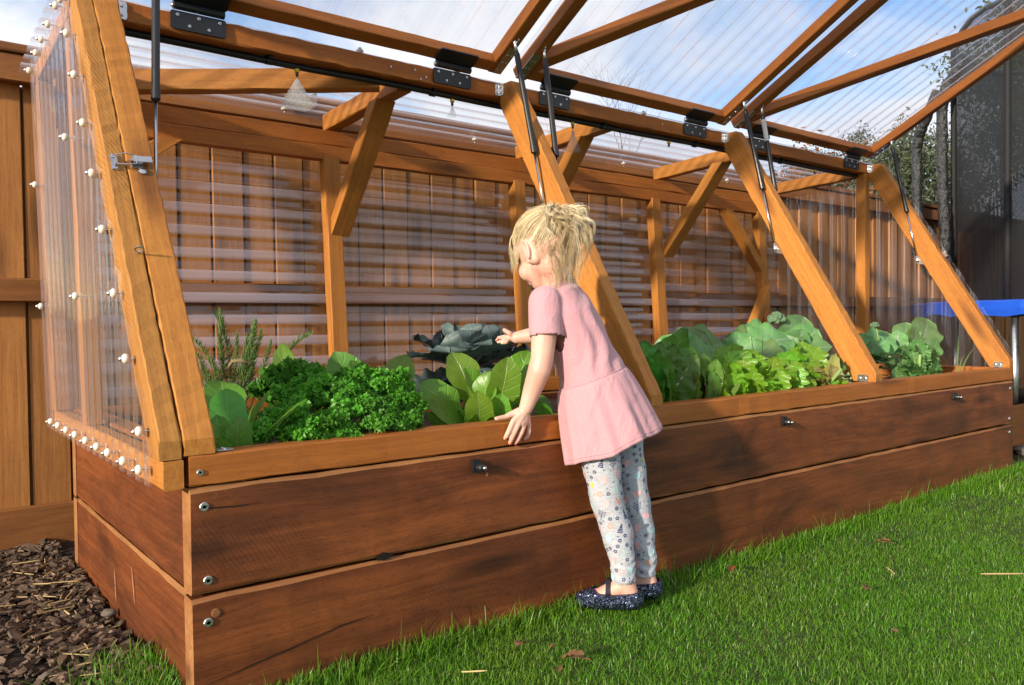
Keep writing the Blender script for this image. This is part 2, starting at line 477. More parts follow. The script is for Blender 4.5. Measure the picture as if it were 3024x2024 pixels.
LAWN_Z = -0.03
def sheet_grid(name, x0, x1, y0, y1, nx, ny, zf, mat):
    X, Y = np.meshgrid(np.linspace(x0, x1, nx), np.linspace(y0, y1, ny))
    Z = zf(X, Y)
    V = np.stack([X, Y, Z], -1).reshape(-1, 3)
    i = np.arange(nx * ny).reshape(ny, nx)
    F = np.stack([i[:-1, :-1], i[:-1, 1:], i[1:, 1:], i[1:, :-1]], -1).reshape(-1, 4)
    return link(name, mesh_np(name, V, F, None, [mat], True))

def lawn_z(x, y):
    return LAWN_Z + 0.012 * np.sin(x * 2.1 + 0.6) * np.sin(y * 2.7 + 1.0)

o = sheet_grid('lawn_ground', -120, 160, -140, 160, 60, 60, lambda X, Y: np.full_like(X, LAWN_Z - 0.03), M_turf); o['kind'] = 'structure'
o = sheet_grid('lawn', -0.2, 9.0, -6.0, 0.02, 120, 90, lawn_z, M_turf); o['kind'] = 'structure'
mz = lambda X, Y: 0.0 + 0.012 * np.sin(X * 5 + 1) * np.cos(Y * 4) + 0.008 * np.sin(X * 13 + Y * 9) - 0.05 * np.clip(0.25 - Y, 0, 1) * 1.0
o = sheet_grid('mulch_bed_ground', -2.5, -0.004, -0.9, 1.5, 60, 60, mz, M_soil); o['kind'] = 'structure'
o = sheet_grid('soil_strip', -0.01, 3.74, 1.15, 1.5, 60, 8, lambda X, Y: 0.0 + 0.01 * np.sin(X * 7) * np.cos(Y * 9), M_soil); o['kind'] = 'structure'
o = sheet_grid('soil_strip', 3.72, 8.0, 0.02, 1.5, 40, 20, lambda X, Y: -0.015 + 0.01 * np.sin(X * 7) * np.cos(Y * 9), M_soil); o['kind'] = 'structure'

# ================================================================ fence
FY = 1.47
fence = tag(empty('fence', (3.5, FY, 0.0)), 'tall brown stained fence of vertical boards running behind the greenhouse', 'fence')
px = -1.35
nb = 0
while px < 8.4:
    w = 0.1165
    yy = FY + (0.009 if nb % 2 else 0.0) + rng.normal(0, 0.0015)
    bar('board', (px + w / 2, yy, 0.03), (px + w / 2, yy, 1.495), w - 0.008, 0.016, [M_fence], fence, uphint=(0, 1, 0), ch=0.002, seg=0.5)
    px += w; nb += 1
bar('backing_board', (-1.5, FY + 0.028, 0.78), (8.5, FY + 0.028, 0.78), 0.012, 1.36, [M_fence], fence, seg=1.0)
bar('rail', (-1.4, FY - 0.034, 0.812), (8.4, FY - 0.034, 0.812), 0.045, 0.072, [M_fence_rail], fence, seg=0.3, ch=0.004)
bar('rail', (-1.4, FY - 0.034, 1.497), (8.4, FY - 0.034, 1.497), 0.045, 0.085, [M_fence_rail], fence, seg=0.3, ch=0.004)
bar('cap', (-1.4, FY - 0.012, 1.556), (8.4, FY - 0.012, 1.556), 0.115, 0.026, [M_fence_rail], fence, seg=0.3, ch=0.004)
bar('kick_board', (-1.4, FY - 0.022, 0.055), (8.4, FY - 0.022, 0.055), 0.025, 0.15, [M_fence_rail], fence, seg=0.3, ch=0.004)

# ================================================================ raised bed
BX, BY = 3.663, 1.16
bed = tag(empty('raised_bed', (BX / 2, BY / 2, -0.02)), 'long raised garden bed of dark stained timber sleepers under the greenhouse frame', 'raised bed')
for z0, z1 in ((-0.05, 0.197), (0.203, 0.398)):
    zc, hh = (z0 + z1) / 2, z1 - z0
    for y in (0.025, BY - 0.025):
        bar('sleeper', (0.0, y, zc), (BX - 0.01, y, zc), 0.05, hh, [M_plank, M_edge], bed, ch=0.007, wob=0.0009, edge_idx=1, end_idx=1, seg=0.06)
    for x in (0.027, BX - 0.037):
        bar('sleeper', (x, 0.052, zc), (x, BY - 0.052, zc), 0.05, hh, [M_plank, M_edge], bed, ch=0.006, edge_idx=1, end_idx=1, seg=0.06)

def screw_head(parent, p, axis=(0, -1, 0), r=0.0085, name='screw', mat=None):
    mb = MB()
    mb.lathe(p, axis, [(-0.002, r), (0.0015, r), (0.0028, r * 0.86), (0.0028, r * 0.38), (0.0012, r * 0.34), (0.0012, 0.0)], 14, 0)
    return mb.build(name, [mat or M_zinc], parent)
for (x, z) in ((0.024, 0.364), (0.028, 0.229), (0.027, 0.152), (3.625, 0.364), (3.617, 0.226), (3.617, 0.164)):
    screw_head(bed, (x, -0.001, z))
# splits and a torn knot hole in the front sleepers (thin dark recesses)
M_dark = plain('dark_wood_hollow', (0.006, 0.004, 0.003), (0.014, 0.008, 0.005), 60.0, 0.9, 0.5)
def crack(pts, w=0.0016):
    mb = MB()
    P = [Vector(p) for p in pts]
    V = []; F = []
    for i, p in enumerate(P):
        k = w * (0.25 if i in (0, len(P) - 1) else 1)
        V += [p + Vector((0, -0.0022, k)), p + Vector((0, -0.0022, -k)), p + Vector((0, 0.003, 0))]
    for i in range(len(P) - 1):
        a, b = i * 3, i * 3 + 3
        F += [(a, a + 1, b + 1, b)]
    mb.add(V, F)
    return mb.build('crack', [M_dark], bed)
crack([(0.008, 0, 0.362), (0.03, 0, 0.3605), (0.08, 0, 0.357), (0.13, 0, 0.3565)], 0.001)
crack([(0.02, 0, 0.038), (0.10, 0, 0.052), (0.19, 0, 0.066), (0.29, 0, 0.083), (0.36, 0, 0.088)], 0.0012)
crack([(0.9, 0, 0.351), (1.0, 0, 0.354), (1.12, 0, 0.353)], 0.0008)
M_scr = plain('pale_scratched_wood', (0.55, 0.33, 0.24), (0.42, 0.22, 0.14), 90.0, 0.8, 0.3)
for a_, b_ in (((-0.0010,0.6300,0.1060), (-0.0010,0.6200,0.0260)), ((-0.0010,0.4540,0.1530), (-0.0010,0.4320,0.0730))):
    a_, b_ = Vector(a_), Vector(b_); V = []
    for i in range(9):
        f = i / 8; q = a_.lerp(b_, f); w_ = 0.0022 * math.sin(math.pi * (0.15 + 0.8 * f)) * (0.7 + 0.6 * rng.random())
        V += [q + Vector((0, -w_, 0)), q + Vector((0, w_, 0))]
    link('scratch', mesh('scratch', V, [(i * 2, i * 2 + 1, i * 2 + 3, i * 2 + 2) for i in range(8)], [M_scr]), bed)
mb = MB()
ks = [((0.3680,0.0000,0.2000)), ((0.3720,0.0000,0.2100)), ((0.3860,0.0000,0.2140)), ((0.4100,0.0000,0.2070)), ((0.4070,0.0000,0.2010)), ((0.3880,0.0000,0.1960))]
mb.add([(x, -0.0025, z) for x, y, z in ks] , [tuple(range(6))])
mb.build('knot_hole', [M_dark], bed)
for (cu, r) in (((0.6580,0.0000,0.3430), 0.004), ((0.0410,0.0000,0.1660), 0.0085)):
    mb = MB(); mb.lathe((cu[0], 0.002, cu[2]), (0, -1, 0), [(0, r), (0.0035, r), (0.0042, r * .8), (0.0042, r * .1)], 12)
    mb.build('knot', [M_edge], bed)

# ---- knob catches on the front sleeper
def knob(x, z):
    mb = MB()
    mb.rbox((x - 0.008, -0.006, z), (0.020, 0.030, 0.010), 0.004, Matrix.Rotation(R_(90), 3, 'X'))
    mb.lathe((x - 0.004, -0.010, z - 0.003), (0.15, -1, 0), [(0, 0.010), (0.010, 0.010), (0.016, 0.0085), (0.018, 0.004)], 14)
    k = mb.build('knob', [M_blackm], bed)
    m2 = MB()
    m2.lathe((x - 0.001, -0.026, z - 0.003), (0.15, -1, 0), [(0, 0.0045), (0.004, 0.0052), (0.007, 0.004), (0.008, 0.001)], 12)
    m2.build('knob_screw', [M_steel], k, smooth=True)
for x in (0.632, 1.837, 3.047):
    knob(x, 0.367)

soil = sheet_grid('bed_soil', 0.05, BX - 0.06, 0.05, BY - 0.05, 120, 50,
                  lambda X, Y: 0.365 + 0.010 * np.sin(X * 9) * np.cos(Y * 11) + 0.006 * np.sin(X * 31 + Y * 27), M_bedsoil)
soil['kind'] = 'structure'

# ================================================================ greenhouse frame
gh = tag(empty('greenhouse', (BX / 2, 0.5, 0.4)), 'timber framed greenhouse cover with three propped open lids and clear corrugated panels', 'greenhouse')
def yb(z): return 1.15 + 0.07 * (z - 0.4)
def lx(z): return -0.018 * (z - 0.45)                     # the left end leans out a little

RT = 0.458
bar('bottom_rail', (0.0, 0.030, 0.430), (BX, 0.030, 0.430), 0.060, 0.056, [M_rail], gh, ch=0.003, seg=0.05, wob=0.0008)
bar('bottom_rail', (0.0, BY - 0.03, 0.430), (BX, BY - 0.03, 0.430), 0.050, 0.056, [M_rail], gh, ch=0.003)
for x in (0.03, BX - 0.025):
    bar('bottom_rail', (x, 0.062, 0.430), (x, BY - 0.06, 0.430), 0.050, 0.056, [M_rail], gh, ch=0.003)
screw_head(gh, (0.018, -0.001, 0.427), r=0.006)

SL = Vector((0, 1, 1.66)).normalized()                    # up the slope
SN = Vector((0, -SL.z, SL.y))                             # out of the slope
def slope_pt(z, inset=0.0): return Vector((0, (z - 0.49) / 1.66, z)) - SN * inset
YB = 0.663
def slant(name, xa, xb, w, mats, parent, depth=0.09, z0=0.35, z1=1.75, foot=True, out=0.0, zcut=RT + 0.001):
    c = depth / 2 - out
    p0 = slope_pt(z0, c) + Vector((xa, 0, 0)); p1 = slope_pt(z1, c) + Vector((xb, 0, 0))
    def cl(v):
        v = v.copy()
        if foot and v.y < 0.0: v.y = 0.0
        if v.y > YB - 0.001: v.y = YB - 0.001
        if v.z > 1.487: v.z = 1.487
        if v.z < zcut: v.z = zcut
        return v
    return bar(name, p0, p1, w, depth, mats, parent, uphint=SN, ch=0.003, clamp=cl, cut0=((0, 0, zcut), (0, 0, 1)), cut1=((0, YB - 0.001, 0), (0, 1, 0)), seg=0.02)
slant('slanted_post', 0.021 + lx(0.45), 0.021 - 0.026, 0.056, [M_post], gh)
for x in (1.2375, 2.4385, 3.6385):
    slant('slanted_post', x, x, 0.045, [M_post], gh)
# ridge beam at the front of the roof
bar('ridge_beam', (-0.02, 0.698, 1.469), (BX, 0.698, 1.469), 0.068, 0.050, [M_beam], gh, ch=0.0025, seg=0.04, wob=0.0009)

# back wall
def back_post(x, z0=0.42, z1=1.30, w=0.06):
    return bar('back_post', (x, yb(z0) + 0.022, z0), (x, yb(z1) + 0.022, z1), w, 0.045, [M_post], gh, uphint=(0, -1, 0), ch=0.0025)
YT = yb(1.4)
for x in (0.025, 0.865, 1.735, 2.60, 3.47):
    back_post(x)
bar('top_plate', (-0.02, YT + 0.02, 1.316), (BX, YT + 0.02, 1.316), 0.045, 0.052, [M_beam], gh, ch=0.002)
bar('top_plate', (-0.02, YT + 0.024, 1.371), (BX, YT + 0.024, 1.371), 0.045, 0.054, [M_beam], gh, ch=0.002, wob=0.0012)
ZP = 1.398
def rafter(x):
    return bar('rafter', (x, 0.733, 1.456), (x, YT + 0.05, ZP + 0.035), 0.052, 0.058, [M_post], gh, ch=0.0025)
for x in (0.012, 0.885, 1.785, 2.67, 3.60):
    rafter(x)
def brace(a, b, w=0.045, h=0.045, uph=(1, 0, 0), c0=None, c1=None):
    return bar('brace', a, b, w, h, [M_post], gh, uphint=uph, ch=0.0025, cut0=c0, cut1=c1)
for x in (0.885, 1.785, 2.67):
    pz = 1.06
    brace((x, 0.85, 1.45), (x, yb(pz) + 0.02, 1.02), 0.072, 0.045, (0, -1, 0), ((0, 0, 1.425), (0, 0, 1)), ((0, yb(pz) - 0.002, 0), (0, 1, 0)))
bar('rafter', (0.80, 0.736, 1.448), (0.02, YT + 0.005, 1.424), 0.055, 0.062, [M_post], gh, ch=0.0025)
# corner braces in the back wall
yc = YT + 0.0
brace((0.33, yc, 1.31), (0.05, yc, 1.10), 0.045, 0.055, (0, -1, 0), ((0, 0, 1.29), (0, 0, 1)), ((0.02, 0, 0), (1, 0, 0)))
yc = YT - 0.005
brace((3.13, yc, 1.31), (3.45, yc, 0.985), 0.045, 0.055, (0, -1, 0), ((0, 0, 1.29), (0, 0, 1)), ((3.46, 0, 0), (1, 0, 0)))
yc = yb(.7)
brace((3.42, yc, 0.80), (3.19, yc, 0.44), 0.045, 0.055, (0, -1, 0), ((3.45, 0, 0), (1, 0, 0)), ((0, 0, 0.43), (0, 0, 1)))
# right end frame
bar('end_post', (3.603, 0.690, RT + 0.001), (3.603, 0.690, 1.443), 0.045, 0.05, [M_post], gh, uphint=(0, 1, 0), ch=0.0025)

# ---------------------------------------------------------------- corrugated sheets
PER, DEP = 0.066, 0.011
def prof(s, per=PER):
    q = 0.5 + 1.25 * math.sin(2 * math.pi * s / per)
    q = min(1.0, max(0.0, q)); q = q * q * (3 - 2 * q)
    return DEP * q
def corrugated(name, o, a, b, n, smax, t0, t1, parent, nt=14, per_seg=12, wav=0.0012, mat=None, per=0.074):
    """ribs run along b, the profile repeats along a"""
    o, a, b, n = Vector(o), Vector(a), Vector(b), Vector(n)
    ns = int(smax / per * per_seg) + 1
    V, F, UV = [], [], []
    for i in range(ns):
        s = smax * i / (ns - 1)
        ta, tb = (t0(s), t1(s)) if callable(t0) else (t0, t1)
        for j in range(nt + 1):
            t = ta + (tb - ta) * j / nt
            h = prof(s, per) + wav * math.sin(t * 5.1 + s * 3.3) * math.sin(s * 7.0 + t * 1.7) + rng.normal(0, 0.00004)
            V.append(o + a * s + b * t + n * h); UV.append((prof(s, per) / DEP, t))
    m = nt + 1
    for i in range(ns - 1):
        for j in range(nt):
            F.append((i * m + j, (i + 1) * m + j, (i + 1) * m + j + 1, i * m + j + 1))
    me = mesh(name, V, F, [mat or M_sheet], smooth=True, uv=UV)
    return link(name, me, parent)
# back wall: two sheets side by side, ribs along X, outside the posts
bdir = Vector((0, yb(1.4) - yb(0.4), 1.0)).normalized()
for x0, x1, dy in ((-0.02, 1.84, 0.0), (1.80, BX + 0.02, 0.004)):
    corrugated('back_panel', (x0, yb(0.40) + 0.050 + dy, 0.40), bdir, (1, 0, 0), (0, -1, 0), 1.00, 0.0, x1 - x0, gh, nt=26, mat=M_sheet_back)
# roof, ribs along X, over the rafters
rv = Vector((0, YT + 0.05 - 0.70, ZP + 0.035 - 1.458)).normalized()
for x0, x1, dz in ((-0.09, 1.84, 0.0), (1.80, BX + 0.06, 0.004)):
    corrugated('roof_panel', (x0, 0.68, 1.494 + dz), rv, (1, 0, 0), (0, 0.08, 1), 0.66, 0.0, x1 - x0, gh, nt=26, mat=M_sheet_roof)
def end_top(y):
    zs = 0.47 + 1.66 * y                                    # slope line, a little behind the frame edge
    return zs
# right end sheet
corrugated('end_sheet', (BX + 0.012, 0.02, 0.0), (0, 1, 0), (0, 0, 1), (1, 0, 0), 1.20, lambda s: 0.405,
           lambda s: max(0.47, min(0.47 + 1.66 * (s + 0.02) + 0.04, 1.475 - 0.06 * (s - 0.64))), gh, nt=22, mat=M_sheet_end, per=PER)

# ---------------------------------------------------------------- removable left end panel
ep = empty('end_panel', (-0.03, 0.5, 0.42), gh)
def elx(z): return -0.027 + lx(z)
bar('panel_rail', (elx(.42), 0.0, 0.427), (elx(.42), 1.17, 0.427), 0.034, 0.052, [M_post], ep, ch=0.002)
slant('panel_stile', elx(0.45) - 0.003, elx(1.75), 0.038, [M_saw], ep, depth=0.075, zcut=0.4545)
bar('panel_stile', (elx(.45), 1.15, 0.455), (elx(1.4), 1.19, 1.40), 0.040, 0.06, [M_post], ep, uphint=(0, 1, 0), ch=0.002)
bar('panel_rail', (elx(1.45), 0.665, 1.455), (elx(1.42), 1.19, 1.425), 0.040, 0.05, [M_post], ep, ch=0.002)
bar('panel_stile', (elx(.45), 0.70, 0.455), (elx(1.4), 0.70, 1.43), 0.040, 0.05, [M_post], ep, uphint=(0, 1, 0), ch=0.002)
shn = Vector((-1, 0, -0.018)).normalized()
shb = Vector((-0.018, 0, 1.0))
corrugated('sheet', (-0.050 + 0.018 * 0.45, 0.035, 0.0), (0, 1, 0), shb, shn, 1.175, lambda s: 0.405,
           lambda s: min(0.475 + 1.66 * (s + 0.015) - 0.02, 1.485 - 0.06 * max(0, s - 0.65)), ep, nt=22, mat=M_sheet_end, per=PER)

def screw_cap(p, parent, axis=(-1, 0, 0), r=0.0092, shaft=0.034):
    ax = Vector(axis).normalized(); p = Vector(p)
    mb = MB()
    mb.lathe(p - ax * 0.004, ax, [(0.0, r * 0.75), (0.002, r), (0.0075, r), (0.0095, r * 0.72), (0.0125, r * 0.45)], 16, 0)
    mb.lathe(p, ax, [(0.0085, r * 0.52), (0.010, r * 0.52), (0.0125, r * 0.30), (0.014, 0.0)], 12, 1)
    mb.tube([p - ax * shaft, p], 0.0014, 6, 1)
    return mb.build('screw_cap', [M_cap, M_zinc], parent, smooth=True)
def side_px(pts, off=-0.081):
    return pts
capx = lambda z: -0.0665 + lx(z)
import itertools
SIDE = []
# front column follows the slope, back column is upright, the bottom row sits on the ribs
for z in (1.455, 1.36, 1.25, 1.13, 1.012, 0.888, 0.757, 0.632, 0.503):
    SIDE.append(((z - 0.49) / 1.66 + 0.055, z))
for y in (0.075, 0.20, 0.335, 0.445, 0.57, 0.70, 0.82, 0.945, 1.065):
    SIDE.append((y, 0.432))
for z in (0.755, 1.10): SIDE.append((1.15, z))
for y, z in ((0.70, 1.46), (0.82, 1.452), (0.93, 1.446), (1.03, 1.438), (1.165, 1.425)): SIDE.append((y, z))
for y, z in ((0.655, 1.14), (0.615, 0.765)): SIDE.append((y, z))
for y, z in SIDE:
    screw_cap((capx(z), y, z), ep, shaft=0.036)
# caps along the rear roof edge, seen through the sheet, and on the inside of the back wall
for x in (0.32, 0.70, 1.05, 1.52, 1.95, 2.4, 2.8, 3.2):
    screw_cap((x, YT + 0.02, ZP + 0.055), gh, (0, 0, 1), 0.011, 0.02)
for x in (0.72, 1.07, 1.47, 1.96, 2.3, 3.1):
    screw_cap((x, 0.705, 1.512), gh, (0, 0, 1), 0.011, 0.02)

# latch and ring screw joining the end panel to the frame
lp = slope_pt(1.03) + Vector((-0.012 + lx(1.03) , 0, 0))
LM = Matrix(((1, SL.x, SN.x), (0, SL.y, SN.y), (0, SL.z, SN.z)))
mb = MB()
def lpnt(x, s, n): return lp + Vector((x, 0, 0)) + SL * s + SN * n
def lbox(c, d, mi=0, rot=0): mb.box(lpnt(*c), d, LM @ Matrix.Rotation(rot, 3, 'Z'), mi)
lbox((-0.022, 0.0, 0.002), (0.012, 0.040, 0.003))
lbox((-0.019, 0.0, 0.006), (0.004, 0.022, 0.010))
mb.tube([lpnt(-0.019, 0.012, 0.011), lpnt(0.0, 0.016, 0.015), lpnt(0.018, 0.012, 0.016), lpnt(0.018, -0.010, 0.016), lpnt(0.0, -0.013, 0.015), lpnt(-0.019, -0.011, 0.011)], 0.0013, 6)
lbox((0.022, 0.001, 0.003), (0.022, 0.026, 0.004))
lbox((0.031, 0.004, 0.015), (0.038, 0.014, 0.003), 0, 0.06)
lbox((0.031, -0.003, 0.012), (0.036, 0.002, 0.008), 0, 0.06)
lbox((0.031, 0.011, 0.012), (0.036, 0.002, 0.008), 0, 0.06)
mb.lathe(lpnt(0.030, -0.018, 0.001), SN, [(0, 0.008), (0.004, 0.008), (0.006, 0.005), (0.007, 0.001)], 12)
mb.lathe(lpnt(-0.022, 0.015, 0.003), SN, [(0, 0.0045), (0.002, 0.0045), (0.003, 0.002)], 10)
mb.lathe(lpnt(-0.022, -0.015, 0.003), SN, [(0, 0.0045), (0.002, 0.0045), (0.003, 0.002)], 10)
mb.build('toggle_latch', [M_steel], gh)
ey = slope_pt(0.835) + Vector((-0.022 + lx(.84), 0, 0))
mb = MB()
mb.tube([ey + SN * (0.014 + 0.008 * math.sin(a)) + Vector((0.008 * math.cos(a), 0, 0)) for a in np.linspace(0, 2 * math.pi, 15)], 0.0018, 6)
mb.tube([ey, ey + SN * 0.007], 0.0019, 6)
mb.build('ring_screw', [M_steel], gh)
# latch on the far right post
q = slope_pt(1.0) + Vector((3.665, 0, 0)); mb = MB()
mb.box(q + SN * 0.006, (0.014, 0.03, 0.012), LM); mb.box(q + SN * 0.012 + SL * 0.02, (0.010, 0.03, 0.004), LM)
mb.build('toggle_latch', [M_steel], gh)

# corner brackets: beam to posts, posts to bottom rail
def scallop_plate(name, cx, cy, cz, ux, uz, nrm, w, h, parent, n_holes=2):
    """small zinc plate with rounded lobes and screws"""
    ux, uz, nrm = Vector(ux), Vector(uz), Vector(nrm); c = Vector((cx, cy, cz))
    mb = MB()
    out = []
    for k in range(28):
        a = 2 * math.pi * k / 28
        x, z = math.cos(a), math.sin(a)
        f = 1 / max(abs(x), abs(z)); f = min(f, 1.22)
        f *= 1 - 0.07 * (abs(math.cos(2 * a)) ** 8)
        out.append((x * f * w / 2, z * f * h / 2))
    V = [c + ux * x + uz * z + nrm * 0.0005 for x, z in out] + [c + ux * x + uz * z + nrm * 0.003 for x, z in out]
    F = [tuple(range(28, 56))] + [(k, (k + 1) % 28, 28 + (k + 1) % 28, 28 + k) for k in range(28)]
    mb.add(V, F)
    for s in ((-1, 1) if n_holes == 2 else (0,)):
        p = c + uz * (s * h * 0.25)
        mb.lathe(p, nrm, [(0.002, 0.0055), (0.0045, 0.0045), (0.0055, 0.0015)], 10)
    return mb.build(name, [M_zinc], parent)
for x in (1.215, 2.416, 3.616):
    scallop_plate('corner_plate', x - 0.0115, YB - 0.0008, 1.468, (1, 0, 0), (0, 0, 1), (0, -1, 0), 0.022, 0.038, gh)
    scallop_plate('corner_plate', x - 0.0006, YB - 0.014, 1.468, (0, 1, 0), (0, 0, 1), (-1, 0, 0), 0.022, 0.038, gh)
    scallop_plate('corner_plate', x - 0.0006, 0.048, RT + 0.014, (0, 0, 1), (0, 1, 0), (-1, 0, 0), 0.026, 0.042, gh)
scallop_plate('corner_plate', 0.052, YB - 0.0008, 1.468, (1, 0, 0), (0, 0, 1), (0, -1, 0), 0.024, 0.044, gh)
scallop_plate('corner_plate', 0.068, 0.022, RT + 0.0012, (1, 0, 0), (0, 1, 0), (0, 0, 1), 0.034, 0.022, gh)
for (x, z) in ((0.885, 1.476), (0.905, 1.452), (0.925, 1.460), (2.02, 1.47), (0.80, 1.47)):
    screw_head(gh, (x, YB - 0.0008, z), r=0.0032)

# ---------------------------------------------------------------- lids
HY, HZ = 0.648, 1.527
def lid(x0, x1, ang, brace_on=True):
    D = Vector((0, -math.cos(R_(ang)), math.sin(R_(ang)))); Nn = Vector((0, math.sin(R_(ang)), math.cos(R_(ang))))
    H = Vector((0, HY, HZ))
    root = empty('lid', ((x0 + x1) / 2, HY, HZ), gh)
    LL = 1.17
    P = lambda x, s, n: H + Vector((x, 0, 0)) + D * s + Nn * n
    w, h = 0.043, 0.040
    for xx in (x0 + w / 2, x1 - w / 2):
        bar('lid_rail', P(xx, -0.012, h / 2), P(xx, LL, h / 2), w, h, [M_beam], root, uphint=Nn, ch=0.0025)
    for ss in (0.011, LL - 0.03):
        bar('lid_rail', P(x0 + w + 0.001, ss, h / 2), P(x1 - w - 0.001, ss, h / 2), w, h, [M_beam], root, uphint=Nn, ch=0.0025)
    # diagonal brace from the hinge corner to the far corner
    a, b = P(x0 + w - 0.01, 0.04, h / 2 - 0.001), P(x1 - w + 0.01, LL - 0.06, h / 2 - 0.001)
    bar('lid_brace', a, b, 0.045, 0.042, [M_beam], root, uphint=Nn, ch=0.0025, cut0=((x0 + w + 0.001, 0, 0), (1, 0, 0)), cut1=((x1 - w - 0.001, 0, 0), (1, 0, 0)))
    corrugated('lid_sheet', P(x0 - 0.008, -0.02, h + 0.002), (1, 0, 0), D, Nn, x1 - x0 + 0.016, 0.0, LL + 0.05, root, nt=24)
    return root, P
LIDS = [lid(0.075, 1.208, 29.2), lid(1.282, 2.406, 28.8), lid(2.476, 3.628, 27.4)]
for (root, P) in LIDS:
    for s in (0.05, 0.32, 0.62, 0.92):
        for xx in (0, 1):
            pass

def hinge(x0, x1, root, P):
    mb = MB()
    xc = (x0 + x1) / 2; w = x1 - x0
    mb.rbox((xc, YB - 0.0035, 1.4735), (w, 0.046, 0.005), 0.004, Matrix.Rotation(R_(90), 3, 'X'))
    mb.tube([(x0 + 0.006, YB - 0.009, 1.508), (x1 - 0.006, YB - 0.009, 1.508)], 0.0105, 12)
    c = P(xc, 0.017, -0.0045)
    D = (P(0, 1, 0) - P(0, 0, 0)); N2 = (P(0, 0, 1) - P(0, 0, 0))
    MM = Matrix(((1, D.x, N2.x), (0, D.y, N2.y), (0, D.z, N2.z)))
    mb.rbox(c, (w, 0.050, 0.005), 0.004, MM)
    h = mb.build('hinge', [M_blackm], gh)
    for (fx, z) in ((0.12, 1.486), (0.5, 1.486), (0.88, 1.486), (0.33, 1.462), (0.68, 1.462)):
        screw_head(h, (x0 + w * fx, YB - 0.0062, z), r=0.0042)
    m2 = MB(); m2.lathe((x0 + 0.003, YB - 0.009, 1.508), (-1, 0, 0), [(-.004, 0.0065), (0, 0.0065), (0.003, 0.004), (0.004, 0.001)], 10)
    m2.build('hinge_pin', [M_zinc], h)
for i, xs in enumerate((((0.165, 0.305), (0.951, 1.094)), ((1.384, 1.525), (2.150, 2.290)), ((2.585, 2.725), (3.370, 3.508)))):
    for x0, x1 in xs: hinge(x0, x1, *LIDS[i])

